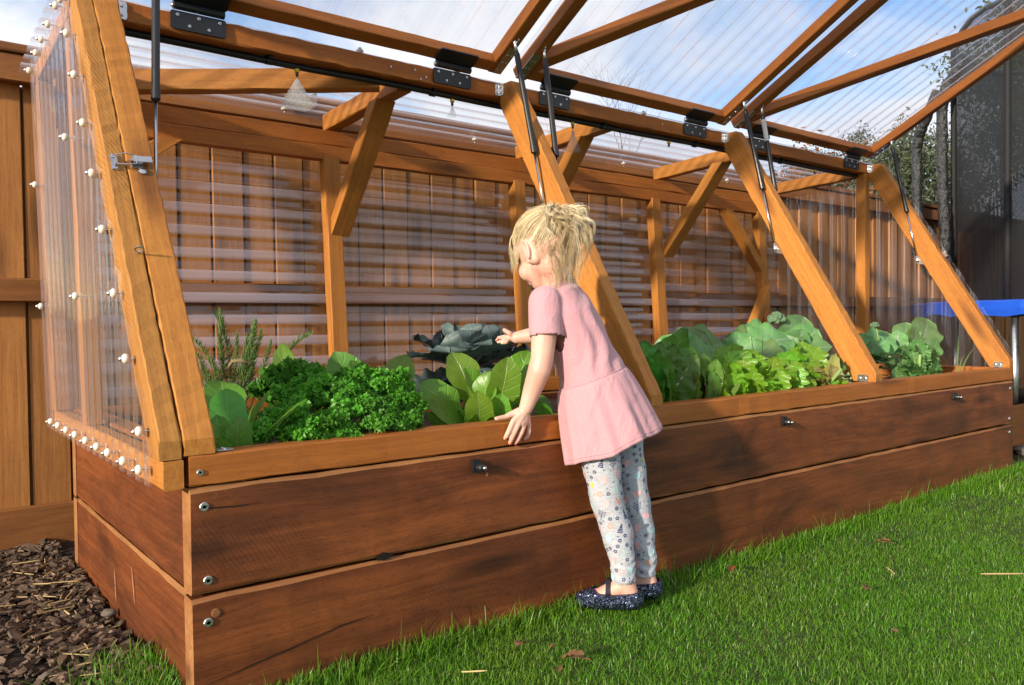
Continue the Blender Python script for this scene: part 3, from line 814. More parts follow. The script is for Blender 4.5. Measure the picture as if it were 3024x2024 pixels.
# ---------------------------------------------------------------- gas struts
def gas_strut(xl, xp, zb_, side, root, P, label=None, sticker=False, s_top=0.125):
    """side: +1 the strut hangs on the right rail of its lid, -1 on the left rail"""
    top = P(xl, s_top, 0.004) + Vector((0, 0, 0.0))
    bot = slope_pt(zb_, 0.098) + Vector((xp, 0, 0))
    v = (bot - top); L = v.length; d = v / L
    mb = MB()
    mb.tube([top + d * 0.035, top + d * 0.045, top + d * (L * 0.56), top + d * (L * 0.562), top + d * (L * 0.60), top + d * (L * 0.605)],
            [0.006, 0.0092, 0.0092, 0.0104, 0.0104, 0.006], 14)
    st = mb.build('gas_strut', [M_blackm], gh, smooth=False)
    mb = MB(); mb.tube([top + d * (L * 0.6), bot - d * 0.012], 0.0042, 10); mb.build('rod', [M_steel], st, smooth=True)
    mb = MB()
    mb.lathe(top, d, [(-0.008, 0.002), (-0.006, 0.0065), (0.0, 0.008), (0.006, 0.0065), (0.012, 0.0055), (0.036, 0.005)], 12)
    mb.build('ball_joint', [M_zinc], st, smooth=True)
    mb = MB()
    mb.lathe(bot - d * 0.016, d, [(0, 0.0055), (0.012, 0.0065), (0.02, 0.0085), (0.026, 0.006), (0.028, 0.001)], 12)
    mb.build('ball_joint', [M_zinc if side > 0 else M_blackm], st, smooth=True)
    # bracket on the lid rail: a rounded ear plus a strip with holes
    D = (P(0, 1, 0) - P(0, 0, 0)); N2 = (P(0, 0, 1) - P(0, 0, 0)); X = Vector((1, 0, 0))
    mb = MB()
    e = P(xl + side * 0.004, s_top, 0.006)
    pts = [(-0.032, 0.03), (0.036, 0.03), (0.036, 0.018), (0.012, -0.010), (-0.006, -0.012), (-0.024, 0.006)]
    V = [e + D * a + N2 * b + X * (side * 0.0) for a, b in pts] + [e + D * a + N2 * b + X * (side * 0.003) for a, b in pts]
    mb.add(V, [tuple(range(5, -1, -1)), tuple(range(6, 12))] + [(k, (k + 1) % 6, 6 + (k + 1) % 6, 6 + k) for k in range(6)])
    mb.build('strut_bracket', [M_zinc], st)
    # bracket on the post: a triangular ear behind the post
    mb = MB()
    e = slope_pt(zb_, 0.09) + Vector((xp - side * 0.0, 0, 0))
    xw = side * 0.008
    pts = [(-0.035, 0.002), (0.035, 0.002), (0.006, -0.022), (-0.010, -0.022)]
    V = [e + SL * a + SN * b + X * (xw - 0.0015) for a, b in pts] + [e + SL * a + SN * b + X * (xw + 0.0015) for a, b in pts]
    mb.add(V, [(3, 2, 1, 0), (4, 5, 6, 7)] + [(k, (k + 1) % 4, 4 + (k + 1) % 4, 4 + k) for k in range(4)])
    mb.build('strut_bracket', [M_zinc], st)
    # perforated strap along the underside of the lid rail
    xr = xl + side * 0.012
    mb = MB()
    c0, c1 = P(xr, -0.008, -0.0022), P(xr, 0.10, -0.0022)
    MM = Matrix(((1, D.x, N2.x), (0, D.y, N2.y), (0, D.z, N2.z)))
    mb.box((c0 + c1) / 2, (0.034, 0.112, 0.0025), MM)
    for k in range(3):
        for s in (-1, 1):
            mb.lathe(P(xr + s * 0.008, 0.008 + k * 0.032, -0.003), -N2, [(0, 0.0032), (0.002, 0.0028), (0.003, 0.0008)], 8, 1)
    mb.build('strap', [M_strap, M_zinc], st)
    if sticker:
        mb = MB(); mb.tube([top + d * 0.06, top + d * 0.155], 0.00945, 14, 0, cap=False); mb.build('sticker', [M_sticker], st, smooth=True)
        mb = MB()
        for k in range(9):
            if k == 5: continue
            q = top + d * (0.068 + k * 0.0085)
            mb.tube([q, q + d * 0.003], 0.0096, 14, 0, cap=False)
        for k in (0.142, 0.147, 0.151):
            q = top + d * k
            mb.tube([q, q + d * 0.002], 0.0097, 14, 0, cap=False)
        # fine print seen as broken lines on the sleeve's side only
        st2 = mb
    return st
(r1, P1), (r2, P2), (r3, P3) = LIDS
gas_strut(0.103, 0.052, 1.00, -1, r1, P1)
gas_strut(1.184, 1.203, 1.03, 1, r1, P1)
gas_strut(1.306, 1.272, 1.03, -1, r2, P2)
gas_strut(2.382, 2.404, 1.03, 1, r2, P2)
gas_strut(2.502, 2.473, 1.03, -1, r3, P3, sticker=True)
gas_strut(3.600, 3.604, 1.03, 1, r3, P3)

# ---------------------------------------------------------------- misting pipe
mp = MB(); mp.tube([(x, 0.712 + 0.002 * math.sin(x * 5), 1.4335 + 0.0015 * math.sin(x * 9)) for x in np.linspace(0.0, 3.62, 60)], 0.0095, 10)
pipe = mp.build('water_pipe', [M_rubber], gh, smooth=True)
for x in (0.44, 0.98, 1.74, 2.28, 2.9):
    mb = MB(); mb.tube([(x - 0.009, 0.712, 1.4335), (x + 0.009, 0.712, 1.4335)], 0.0122, 12); mb.box((x, 0.700, 1.442), (0.012, 0.014, 0.012)); mb.build('pipe_clip', [M_blackm], pipe)
NOZ = [0.523, 1.056, 1.588, 2.118, 3.19]
for x in NOZ:
    mb = MB()
    mb.lathe((x, 0.712, 1.428), (0, 0, -1), [(0, 0.004), (0.004, 0.0075), (0.012, 0.0075), (0.013, 0.0045)], 10, 0)
    nz = mb.build('nozzle', [M_yellow], pipe)
    mb = MB(); mb.lathe((x, 0.712, 1.4155), (0, 0, -1), [(0, 0.0045), (0.010, 0.0045), (0.012, 0.003)], 10); mb.build('nozzle_tip', [M_blackm], nz)
# fine spray under the nozzles
M_mist = plain('water_mist_droplets', (0.85, 0.87, 0.9), (0.9, 0.92, 0.95), 10.0, 0.3, 0.0, transl=0.5)
def spray(x, n, h, spread, flat=1.0):
    V, F = [], []
    for i in range(n):
        t = rng.random() ** 0.75
        a = rng.random() * 2 * math.pi; rr = math.sqrt(rng.random()) * spread * t * h
        c = np.array([x + rr * math.cos(a) * flat, 0.712 + rr * math.sin(a), 1.402 - h * t])
        s = 0.00026 + 0.0002 * rng.random()
        k = len(V)
        V += [c + s * np.array(d) for d in ((1, 1, 1), (1, -1, -1), (-1, 1, -1), (-1, -1, 1))]
        F += [(k, k + 1, k + 2), (k, k + 3, k + 1), (k, k + 2, k + 3), (k + 1, k + 3, k + 2)]
    o = link('water_spray', mesh_np('water_spray', V, None, F, [M_mist]))
    tag(o, kind='stuff'); return o
spray(NOZ[0], 7500, 0.085, 0.62)
spray(NOZ[1], 700, 0.035, 0.55)
spray(NOZ[2], 4200, 0.085, 0.38)
# galvanised strap seen through the roof, tied to the fence
bk = Vector((0.8100,1.4000,1.5260)); mb = MB(); mb.box(bk, (0.085, 0.003, 0.05)); mb.box(bk + Vector((0.04, -0.05, 0)), (0.003, 0.10, 0.05))
mb.build('wall_bracket', [M_strap], gh)

# ================================================================ second bed, trampoline, trees
bed2 = tag(empty('raised_bed', (5.0, 0.3, -0.03)), 'low brown plank bed partly hidden beyond the right end of the greenhouse', 'raised bed')
bar('plank', (3.95, 0.25, 0.105), (6.2, 0.25, 0.105), 0.045, 0.215, [M_rail, M_edge], bed2, ch=0.005, edge_idx=1)
bar('plank', (3.95, 0.98, 0.105), (6.2, 0.98, 0.105), 0.045, 0.215, [M_rail, M_edge], bed2, ch=0.005, edge_idx=1)
bar('plank', (3.975, 0.275, 0.105), (3.975, 0.955, 0.105), 0.045, 0.213, [M_rail, M_edge], bed2, ch=0.005, edge_idx=1)
o = sheet_grid('bed_soil', 4.0, 6.2, 0.275, 0.955, 40, 20, lambda X, Y: 0.17 + 0.015 * np.sin(X * 11) * np.cos(Y * 13), M_soil); o['kind'] = 'structure'

# ---- trampoline
TC, TR = Vector((6.04, -0.12, 0)), 1.55
M_pad = plain('blue_vinyl_pad', (0.012, 0.075, 0.55), (0.018, 0.11, 0.66), 6.0, 0.35, 0.25, 0.5)
M_foam = plain('black_foam_sleeve', (0.012, 0.013, 0.014), (0.03, 0.031, 0.033), 24.0, 0.32, 1.0, 0.6, bdist=0.03)
M_mat = plain('black_jump_mat', (0.010, 0.010, 0.011), (0.016, 0.016, 0.017), 60.0, 0.7, 0.1)
def netmat():
    t = NT('black_safety_net')
    uv = t.n('UVMap'); uv.uv_map = 'UVMap'
    tr = t.n('BsdfTransparent')
    p = t.pbsdf((0.012, 0.013, 0.014), 0.6)
    mx = t.n('MixShader')
    # fine weave: threads cover most of each mesh
    sp = t.n('SeparateXYZ'); t.l(uv.outputs[0], sp.inputs[0])
    a = t.math('FRACT', t.math('MULTIPLY', sp.outputs[0], 320.0)); b = t.math('FRACT', t.math('MULTIPLY', sp.outputs[1], 320.0))
    ta = t.math('GREATER_THAN', a, 0.50); tb = t.math('GREATER_THAN', b, 0.50)
    t.l(t.math('MAXIMUM', ta, tb), mx.inputs[0]); t.l(tr.outputs[0], mx.inputs[1]); t.l(p.outputs[0], mx.inputs[2])
    return t.done(mx.outputs[0])
M_net = netmat()
tramp = tag(empty('trampoline', (TC.x, TC.y, LAWN_Z)), 'trampoline with blue edge pad, black net and black sleeved poles beyond the greenhouse', 'trampoline')
def ringpt(r, a, z): return Vector((TC.x + r * math.cos(a), TC.y + r * math.sin(a), z))
NA = 96
V, F = [], []
secp = [(TR, 0.705), (TR + 0.006, 0.74), (TR + 0.004, 0.782), (TR - 0.010, 0.790), (TR - 0.27, 0.796), (TR - 0.27, 0.775), (TR - 0.03, 0.76), (TR - 0.008, 0.705)]
for i in range(NA):
    a = 2 * math.pi * i / NA
    sag = 0.018 * math.sin(a * 24) + 0.006 * math.sin(a * 11)
    for k, (r, z) in enumerate(secp):
        V.append(ringpt(r + (0.006 * math.sin(a * 40) if k < 3 else 0), a, z + (sag * 0.5 if k in (0, 7) else sag * 0.15)))
for i in range(NA):
    j = (i + 1) % NA
    for k in range(8):
        F.append((i * 8 + k, j * 8 + k, j * 8 + (k + 1) % 8, i * 8 + (k + 1) % 8))
link('edge_pad', mesh('edge_pad', V, F, [M_pad]), tramp)
V = [ringpt(0.02, 0, 0.765)] + [ringpt(TR - 0.26, 2 * math.pi * i / 64, 0.772) for i in range(64)]
link('jump_mat', mesh('jump_mat', V, [(0, 1 + i, 1 + (i + 1) % 64) for i in range(64)], [M_mat]), tramp)
mb = MB(); mb.tube([ringpt(TR - 0.05, 2 * math.pi * i / 48, 0.74) for i in range(49)], 0.021, 8); mb.build('frame_ring', [M_zinc], tramp, smooth=True)
ang0 = math.atan2(CAM.y - TC.y, CAM.x - TC.x)
LEGA = [ang0 + R_(d) for d in (-66, -30, 8, 62, 120, 170, 215, 250)]
for a in LEGA:
    mb = MB(); mb.tube([ringpt(TR - 0.06, a, 0.73), ringpt(TR - 0.05, a, LAWN_Z)], 0.021, 10); mb.build('leg', [M_zinc], tramp, smooth=True)
V, UVs, F = [], [], []
NZs = 24
for i in range(NA + 1):
    a = 2 * math.pi * i / NA
    for j in range(NZs + 1):
        z = 0.80 + (2.60 - 0.80) * j / NZs
        V.append(ringpt(TR - 0.27 + 0.012 * math.sin(a * 14 + z) , a, z)); UVs.append((i / NA * 8.0, z))
for i in range(NA):
    for j in range(NZs):
        q = i * (NZs + 1) + j
        F.append((q, q + NZs + 1, q + NZs + 2, q + 1))
link('safety_net', mesh('safety_net', V, F, [M_net], smooth=True, uv=UVs), tramp)
mb = MB(); mb.tube([ringpt(TR - 0.27, 2 * math.pi * i / 48, 2.60 + 0.02 * math.sin(i * 1.1)) for i in range(49)], 0.018, 8); mb.build('net_hem', [M_foam], tramp, smooth=True)
# net seams, dark vertical webbing
for d in (-77, -40, 25, 60):
    a = ang0 + R_(d); mb = MB(); mb.tube([ringpt(TR - 0.262, a, z) for z in np.linspace(0.8, 2.60, 6)], 0.022, 6); mb.build('net_seam', [M_mat], tramp, smooth=True)
def pole(pts):
    mb = MB(); n = len(pts)
    P = []
    for i in range(n - 1):
        for k in range(10):
            P.append(Vector(pts[i]).lerp(Vector(pts[i + 1]), k / 10))
    P.append(Vector(pts[-1]))
    mb.tube(P, [0.036 + 0.005 * math.sin(i * 1.9) * rng.random() + rng.normal(0, 0.0012) for i in range(len(P))], 14)
    mb.build('pole', [M_foam], tramp, smooth=True)
DP = 5.6
pole([(5.3240,1.0230,1.0700), (5.3190,1.0410,1.5260), (5.3200,1.0490,1.8380), (5.3270,1.0530,2.1280), (5.3050,1.0100,2.2790), (5.2620,0.8580,2.4140)])
pole([(5.5790,1.3340,1.1440), (5.5860,1.3440,1.6450), (5.5930,1.3470,1.9460), (5.5860,1.3290,2.0300), (5.5460,1.2620,2.1320), (5.5160,1.1640,2.3100)])

# ---- trees and shrubs beyond the fence
M_bark = plain('grey_brown_bark', (0.055, 0.042, 0.032), (0.11, 0.085, 0.065), 16.0, 0.9, 0.8, bdist=0.02)
def foliage(name, c, c2, tr=0.35):
    return plain(name, c, c2, 1.7, 0.5, 0.1, 0.4, transl=tr, isl=0.7)
M_fol_olive = foliage('olive_tree_leaves', (0.075, 0.10, 0.022), (0.11, 0.12, 0.03))
M_fol_dark = foliage('dark_evergreen_leaves', (0.028, 0.05, 0.016), (0.05, 0.075, 0.02))
M_fol_grey = foliage('grey_green_leaves', (0.085, 0.11, 0.06), (0.12, 0.14, 0.085))
M_fol_rust = foliage('rust_brown_leaves', (0.22, 0.075, 0.02), (0.28, 0.11, 0.03))
def limbs(p, d, L, r, lev, out, tips, r2, bend=0.35):
    n = 5; pts = [Vector(p)]; d = Vector(d).normalized()
    for i in range(n):
        d = (d + Vector((r2.normal(0, bend * .4), r2.normal(0, bend * .4), r2.normal(0.03, bend * .25)))).normalized()
        pts.append(pts[-1] + d * (L / n))
    out.tube(pts, [r * (1 - 0.55 * i / n) for i in range(n + 1)], 7 if lev > 1 else 5, 0, cap=False)
    if lev == 0:
        tips.append((pts[-1], d)); tips.append((pts[-3], d)); return
    k = 3 if lev > 1 else 4
    for i in range(k):
        t = 0.35 + 0.65 * (i + r2.random()) / k
        q = pts[min(n, int(t * n))]
        a = r2.random() * 2 * math.pi
        side = Vector((math.cos(a), math.sin(a), r2.random() * 0.7)).normalized()
        limbs(q, (d * 0.75 + side * 0.8), L * (0.58 + 0.2 * r2.random()), r * 0.52, lev - 1, out, tips, r2, bend)
    limbs(pts[-1], d, L * 0.6, r * 0.45, lev - 1, out, tips, r2, bend)
def leaves_at(tips, n_per, spread, size, r2, elong=2.0):
    V, F = [], []
    for p, d in tips:
        for _ in range(n_per):
            c = np.array(p) + r2.normal(0, spread, 3)
            u = r2.normal(0, 1, 3); u /= np.linalg.norm(u); w = np.cross(u, r2.normal(0, 1, 3)); w /= np.linalg.norm(w)
            s = size * (0.6 + 0.8 * r2.random())
            k = len(V)
            V += [c - u * s * elong * .5, c + w * s * .5, c + u * s * elong * .5, c - w * s * .5]
            F.append((k, k + 1, k + 2, k + 3))
    return V, F
def tree(name, base, h, r, label, fol, seed, n_per=26, spread=0.28, size=0.09, lev=3, cat='tree', group=None, elong=2.0, bend=0.35, lean=(0, 0, 1)):
    r2 = np.random.default_rng(seed)
    root = tag(empty(name, base), label, cat, group)
    mb = MB(); tips = []
    limbs(base, lean, h * 0.5, r, lev, mb, tips, r2, bend)
    mb.build('trunk', [M_bark], root, smooth=True)
    if fol is not None and n_per > 0:
        V, F = leaves_at(tips, n_per, spread, size, r2, elong)
        link('crown', mesh_np('crown', V, F, None, [fol]), root)
    return root
tree('tree', (13.0, 1.7, 0.0), 6.2, 0.11, 'tall olive green tree standing behind the black trampoline net', M_fol_olive, 3, 95, 0.15, 0.042, 4, elong=1.8)
tree('tree', (17.5, 8.4, 0.0), 4.6, 0.09, 'small dark leafy tree seen through the open right hand lid', M_fol_dark, 11, 40, 0.10, 0.035, 4, elong=1.8)
tree('tree', (14.0, 12.5, 0.0), 6.6, 0.045, 'bare leafless tree with thin twigs above the middle of the fence', None, 5, 0, lev=4, bend=0.3)
tree('shrub', (8.8, 3.2, 0.4), 2.5, 0.02, 'thin grey green shrub showing above the fence left of the black poles', M_fol_grey, 21, 70, 0.10, 0.02, 3, 'shrub', elong=3.0)
tree('shrub', (9.7, 2.7, 0.4), 2.6, 0.02, 'loose grey green shrub showing above the fence between the two black poles', M_fol_grey, 22, 70, 0.10, 0.02, 3, 'shrub', elong=3.0)
tree('shrub', (8.2, 3.7, 0.3), 2.3, 0.02, 'shrub with rust brown leaves above the fence behind the right end of the greenhouse', M_fol_rust, 23, 14, 0.12, 0.035, 3, 'shrub')
tree('tree', (10.6, 1.0, 0.0), 2.7, 0.05, 'low dark bushy tree low behind the black trampoline net', M_fol_dark, 31, 60, 0.13, 0.028, 4)

# ================================================================ vegetables
M_lettuce = leafmat('lettuce_leaf', (0.12, 0.27, 0.025), (0.165, 0.34, 0.035), (0.33, 0.45, 0.14), 0.33, 0.42, 6.0, 0.5)
M_lettuce_d = leafmat('dark_lettuce_leaf', (0.075, 0.24, 0.025), (0.11, 0.31, 0.035), (0.22, 0.36, 0.10), 0.36, 0.4, 6.0, 0.5)
M_chard = leafmat('chard_leaf', (0.06, 0.225, 0.02), (0.095, 0.29, 0.03), (0.20, 0.36, 0.10), 0.40, 0.38, 6.0, 0.9, 0.06)
M_cabbage = leafmat('red_cabbage_leaf', (0.035, 0.075, 0.075), (0.06, 0.105, 0.10), (0.17, 0.15, 0.20), 0.45, 0.08, 6.0, 0.4, 0.05, 0.4, 0.22)
M_cabbage_in = leafmat('red_cabbage_heart', (0.06, 0.045, 0.065), (0.09, 0.065, 0.09), (0.16, 0.11, 0.16), 0.42, 0.12, 6.0, 0.6, 0.05, 0.4, 0.3)
M_brocc = leafmat('broccoli_leaf', (0.095, 0.245, 0.055), (0.135, 0.31, 0.075), (0.30, 0.40, 0.27), 0.42, 0.3, 4.0, 0.4, 0.05, 0.4, 0.3, 0.10)
M_celery = leafmat('celery_leaf', (0.13, 0.31, 0.016), (0.19, 0.40, 0.028), (0.30, 0.46, 0.10), 0.33, 0.45, 5.0, 0.5, 0.06)
M_kale = leafmat('kale_leaf', (0.07, 0.19, 0.045), (0.11, 0.26, 0.06), (0.26, 0.42, 0.18), 0.42, 0.35, 6.0, 0.8, 0.06)
M_beet = leafmat('beetroot_leaf', (0.10, 0.22, 0.035), (0.15, 0.28, 0.05), (0.22, 0.06, 0.06), 0.4, 0.4, 6.0, 0.6, 0.06)
M_wilt = leafmat('wilted_yellow_leaf', (0.22, 0.24, 0.05), (0.28, 0.22, 0.07), (0.3, 0.28, 0.12), 0.6, 0.3, 5.0, 1.0, 0.06)
M_stalk = plain('pale_green_stalk', (0.20, 0.34, 0.09), (0.28, 0.42, 0.14), 20.0, 0.45, 0.1, transl=0.15)
M_stalk_w = plain('white_green_stalk', (0.42, 0.50, 0.26), (0.52, 0.58, 0.36), 20.0, 0.45, 0.1, transl=0.15)
M_stalk_r = plain('red_beet_stalk', (0.12, 0.012, 0.02), (0.2, 0.025, 0.035), 20.0, 0.4, 0.1, transl=0.1)
M_parsley = plain('curly_parsley_frill', (0.07, 0.27, 0.022), (0.13, 0.39, 0.035), 16.0, 0.42, 0.2, transl=0.4, rnd=0.7, isl=0.6)
M_rosem = plain('rosemary_needle', (0.085, 0.17, 0.035), (0.15, 0.24, 0.075), 14.0, 0.5, 0.2, transl=0.2, isl=0.6)
M_rstem = plain('woody_rosemary_stem', (0.20, 0.15, 0.07), (0.30, 0.24, 0.13), 40.0, 0.8, 0.4)
M_blade = plain('weed_grass_blade', (0.16, 0.28, 0.06), (0.24, 0.34, 0.11), 10.0, 0.5, 0.1, transl=0.4)

def leaf_mesh(name, L, W, mats, stem=0.3, fold=0.25, droop=0.5, ruffle=0.0, nruf=6, tipw=0.55, lobes=0, seed=0, nu=9, nv=15, srad=0.004, crink=0.0, round_=0.62, cup=0.0):
    """blade along +Y from the end of a stalk that starts at the origin; +Z is the upper side; length with stalk = 1 unit L*(1+stem)"""
    r2 = np.random.default_rng(seed)
    V, UV, F, MI = [], [], [], []
    S = L * stem
    # centre line: rises then droops (angle changes along its length)
    ang = droop * 0.1
    y, z = S, 0.0
    ph = r2.random() * 6
    cl = []
    for j in range(nv):
        v = j / (nv - 1)
        cl.append((y, z, ang))
        ang -= droop / (nv - 1) * (0.3 + 1.4 * v)
        y += L / (nv - 1) * math.cos(ang); z += L / (nv - 1) * math.sin(ang)
    for j in range(nv):
        v = j / (nv - 1)
        w = W * 0.5 * (math.sin(math.pi * min(1, max(0.0, v)) ** (round_))) ** tipw if 0 < v < 1 else 0.002
        if v == 0: w = srad
        if lobes:
            w *= 0.72 + 0.34 * abs(math.sin(math.pi * v * lobes))
        w *= 1 + 0.06 * math.sin(v * 17 + ph) * (1 if W > 0.05 else .3)
        cy, cz, an = cl[j]
        for i in range(nu):
            u = 2 * i / (nu - 1) - 1
            x = u * w
            edge = abs(u) ** 2
            up_ = fold * abs(u) * w - cup * 0 + ruffle * edge * math.sin(v * nruf * 2 * math.pi + ph + (1.5 if u > 0 else 0)) * W * (0.3 + 0.7 * min(1, v * 3))
            up_ += crink * W * math.sin(v * 43 + ph + 5 * abs(u)) * math.sin(abs(u) * 8 + 1.0) * (1 - 0.3 * edge)
            up_ += cup * W * (edge + (2 * v - 1) ** 2 * 0.4)
            yo = -0.12 * w * edge if not lobes else 0.18 * w * abs(u)
            V.append((x, cy + yo * math.cos(an) - up_ * math.sin(an), cz + up_ * math.cos(an) + yo * math.sin(an)))
            UV.append((u, v))
    for j in range(nv - 1):
        for i in range(nu - 1):
            F.append((j * nu + i, j * nu + i + 1, (j + 1) * nu + i + 1, (j + 1) * nu + i)); MI.append(0)
    # stalk and midrib
    n = 6
    path = [(0, 0, 0.0), (S * 0.5, 0.002, 0), (S, -srad * 0.3, 0)] + [(cl[j][0], cl[j][1] - srad * (0.7 - 0.4 * j / nv), 0) for j in range(2, int(nv * 0.8), 3)]
    b0 = len(V)
    for q, (py, pz, _) in enumerate(path):
        rr = srad * (1.15 if q < 2 else 1.0 - 0.85 * (q - 1) / len(path))
        for k in range(n):
            a = 2 * math.pi * k / n
            V.append((rr * math.cos(a) * 1.2, py, pz + rr * math.sin(a))); UV.append((0, 0.5))
    for q in range(len(path) - 1):
        for k in range(n):
            k2 = (k + 1) % n
            F.append((b0 + q * n + k, b0 + (q + 1) * n + k, b0 + (q + 1) * n + k2, b0 + q * n + k2)); MI.append(1)
    return mesh(name, V, F, mats, smooth=True, midx=MI, uv=UV)

def orient(base, d, upv, s=1.0):
    """local +Y along d, local +Z towards upv"""
    y = Vector(d).normalized(); x = y.cross(Vector(upv)).normalized(); z = x.cross(y)
    return Matrix(((x.x * s, y.x * s, z.x * s, base[0]), (x.y * s, y.y * s, z.y * s, base[1]), (x.z * s, y.z * s, z.z * s, base[2]), (0, 0, 0, 1)))

def put_leaf(name, me, parent, base, d, upv, s=1.0):
    return link(name, me, parent, orient(base, d, upv, s))

hrng = np.random.default_rng(404)
def hero(name, me, parent, base, tip, face, Ltot, k=1.0):
    """a leaf from base to tip whose upper side turns towards `face`"""
    b, t = Vector(base), Vector(tip)
    t.y = max(t.y, 0.075 - max(0.0, t.z - 0.47) * 0.3)
    face = Vector(face).normalized() + Vector(hrng.normal(0, 0.24, 3))
    d = t - b
    return put_leaf(name, me, parent, b, d, Vector(face), d.length / Ltot * k)

SZ = 0.37
def rosette(plant, meshes, base, n, s0, s1, tilt0, tilt1, seed, name='leaf', a0=0, a1=2 * math.pi, jit=0.25, rbase=0.012):
    r2 = np.random.default_rng(seed)
    for i in range(n):
        a = a0 + (a1 - a0) * ((i * 0.618034) % 1.0) + r2.normal(0, jit)
        f = i / max(1, n - 1)
        tl = R_(tilt0 + (tilt1 - tilt0) * f + r2.normal(0, 6))
        d = Vector((math.cos(a) * math.cos(tl), math.sin(a) * math.cos(tl), math.sin(tl)))
        upv = Vector((-math.cos(a) * math.sin(tl), -math.sin(a) * math.sin(tl), math.cos(tl))) + Vector(r2.normal(0, 0.18, 3))
        put_leaf(name, meshes[i % len(meshes)], plant, (base[0] + math.cos(a) * rbase, base[1] + math.sin(a) * rbase, base[2]), d, upv, s0 + (s1 - s0) * f * (0.8 + 0.4 * r2.random()))

LM_let = [leaf_mesh('leaf', 0.12, 0.068, [M_lettuce, M_stalk], 0.68, 0.22, 0.9, 0.03, 2, 0.55, 0, 1 + k, srad=0.004, crink=0.012, round_=1.25) for k in range(3)]
LM_letd = [leaf_mesh('leaf', 0.12, 0.072, [M_lettuce_d, M_stalk], 0.6, 0.15, 0.6, 0.02, 2, 0.5, 0, 11 + k, srad=0.004, crink=0.010, round_=1.15) for k in range(3)]
LM_long = [leaf_mesh('leaf', 0.15, 0.062, [M_lettuce, M_stalk], 0.25, 0.25, 0.3, 0.05, 3, 0.6, 0, 21 + k, srad=0.004, crink=0.03) for k in range(2)]
LT = 0.13 * 1.30
# leafy plant in the near left corner
pl = tag(empty('leaf_vegetable', (0.3070,0.8110,0.3700)), 'leafy green with broad smooth leaves in the near left corner beside the slanted post', 'vegetable', None)
b = Vector((0.2920,0.7380,0.3700))
b = Vector((0.115, 0.135, SZ)); pl.location = b; WM[pl.name] = Matrix.Translation(b)
toC = (CAM - b).normalized()
hero('leaf', LM_letd[0], pl, b, (0.1330,0.1870,0.5690), toC + Vector((0, 0, .25)), 0.192)
hero('leaf', LM_let[0], pl, b + Vector((0, .02, 0)), (0.1540,0.2720,0.5930), toC, 0.198)
hero('leaf', LM_letd[1], pl, b + Vector((0.01, 0, 0)), (0.2380,0.0790,0.5500), (-.2, -.3, 1), 0.192)
hero('leaf', LM_let[1], pl, b + Vector((-0.01, 0.01, 0)), (0.1110,0.2540,0.5700), toC + Vector((.6, 0, 0)), 0.198)
hero('leaf', LM_letd[2], pl, b + Vector((0, -0.01, 0)), (0.0840,0.1090,0.5150), (-.3, -.8, .6), 0.192)
hero('leaf', LM_letd[1], pl, b + Vector((0.01, -0.01, 0)), (0.1240,0.0900,0.5110), (-.2, -.9, .5), 0.192)
hero('leaf', LM_letd[0], pl, b + Vector((0.015, 0.01, 0)), (0.2120,0.2010,0.5610), (-.9, -.2, .3), 0.192)
rosette(pl, LM_letd, b, 8, 0.55, 0.75, 35, 70, 5)
# tall leafed lettuce behind it
b = Vector((0.36, 0.36, SZ))
pl = tag(empty('lettuce', b), 'upright lettuce with tall crinkled leaf standing between rosemary and curly parsley', 'lettuce')
hero('leaf', LM_long[0], pl, b, (0.3450,0.4290,0.6530), (-.55, -.8, .1), 0.187)
hero('leaf', LM_long[1], pl, b + Vector((-.02, -.02, 0)), (0.2980,0.3630,0.5840), (-.6, -.7, .3), 0.187)
hero('leaf', LM_let[1], pl, b + Vector((.02, .0, 0)), (0.4040,0.4070,0.5890), (-.3, -.8, .5), 0.198)
rosette(pl, LM_long, b, 8, 0.5, 0.8, 40, 75, 8)
# lettuce behind the parsley
b = Vector((0.62, 0.44, SZ))
pl = tag(empty('lettuce', b), 'lettuce with two big leaves rising behind the right end of the curly parsley', 'lettuce')
hero('leaf', LM_letd[1], pl, b, (0.5040,0.4570,0.6220), (-.55, -.8, .15), 0.192)
hero('leaf', LM_let[2], pl, b, (0.6450,0.3460,0.6070), (-.25, -.55, .8), 0.198)
hero('leaf', LM_letd[2], pl, b, (0.5490,0.4220,0.6010), (.3, -.8, .4), 0.192)
rosette(pl, LM_letd, b, 9, 0.5, 0.85, 35, 70, 9)
# lettuce beside the girl
b = Vector((0.80, 0.20, SZ))
pl = tag(empty('lettuce', b), 'bright green lettuce in front of the red cabbage beside the child', 'lettuce')
hero('leaf', LM_let[0], pl, b, (0.7330,0.2280,0.6230), (-.5, -.85, .2), 0.198)
hero('leaf', LM_let[1], pl, b, (0.7560,0.1830,0.5800), (-.3, -.75, .5), 0.198)
hero('leaf', LM_let[2], pl, b, (0.6280,0.2060,0.5500), (-.6, -.4, .7), 0.198)
hero('leaf', LM_letd[0], pl, b, (0.6020,0.1240,0.5090), (-.2, -.8, .6), 0.192)
hero('leaf', LM_let[0], pl, b, (0.6310,0.0490,0.4700), (-.1, -.5, .9), 0.198)
hero('leaf', LM_let[1], pl, b, (0.7510,0.1350,0.5620), (-.3, -.6, .7), 0.198)
hero('leaf', LM_let[2], pl, b, (0.7930,0.0780,0.5920), (-.3, -.6, .7), 0.198)
hero('leaf', LM_let[0], pl, b + Vector((.02, 0, 0)), (0.7510,0.0450,0.5000), (-.4, -.85, .3), 0.198)
hero('leaf', LM_let[1], pl, b + Vector((.02, 0, 0)), (0.8790,0.1140,0.6180), (-.4, -.85, .3), 0.198)
hero('leaf', LM_let[2], pl, b + Vector((-.02, 0, 0)), (0.6850,0.0590,0.5070), (-.4, -.5, .8), 0.198)
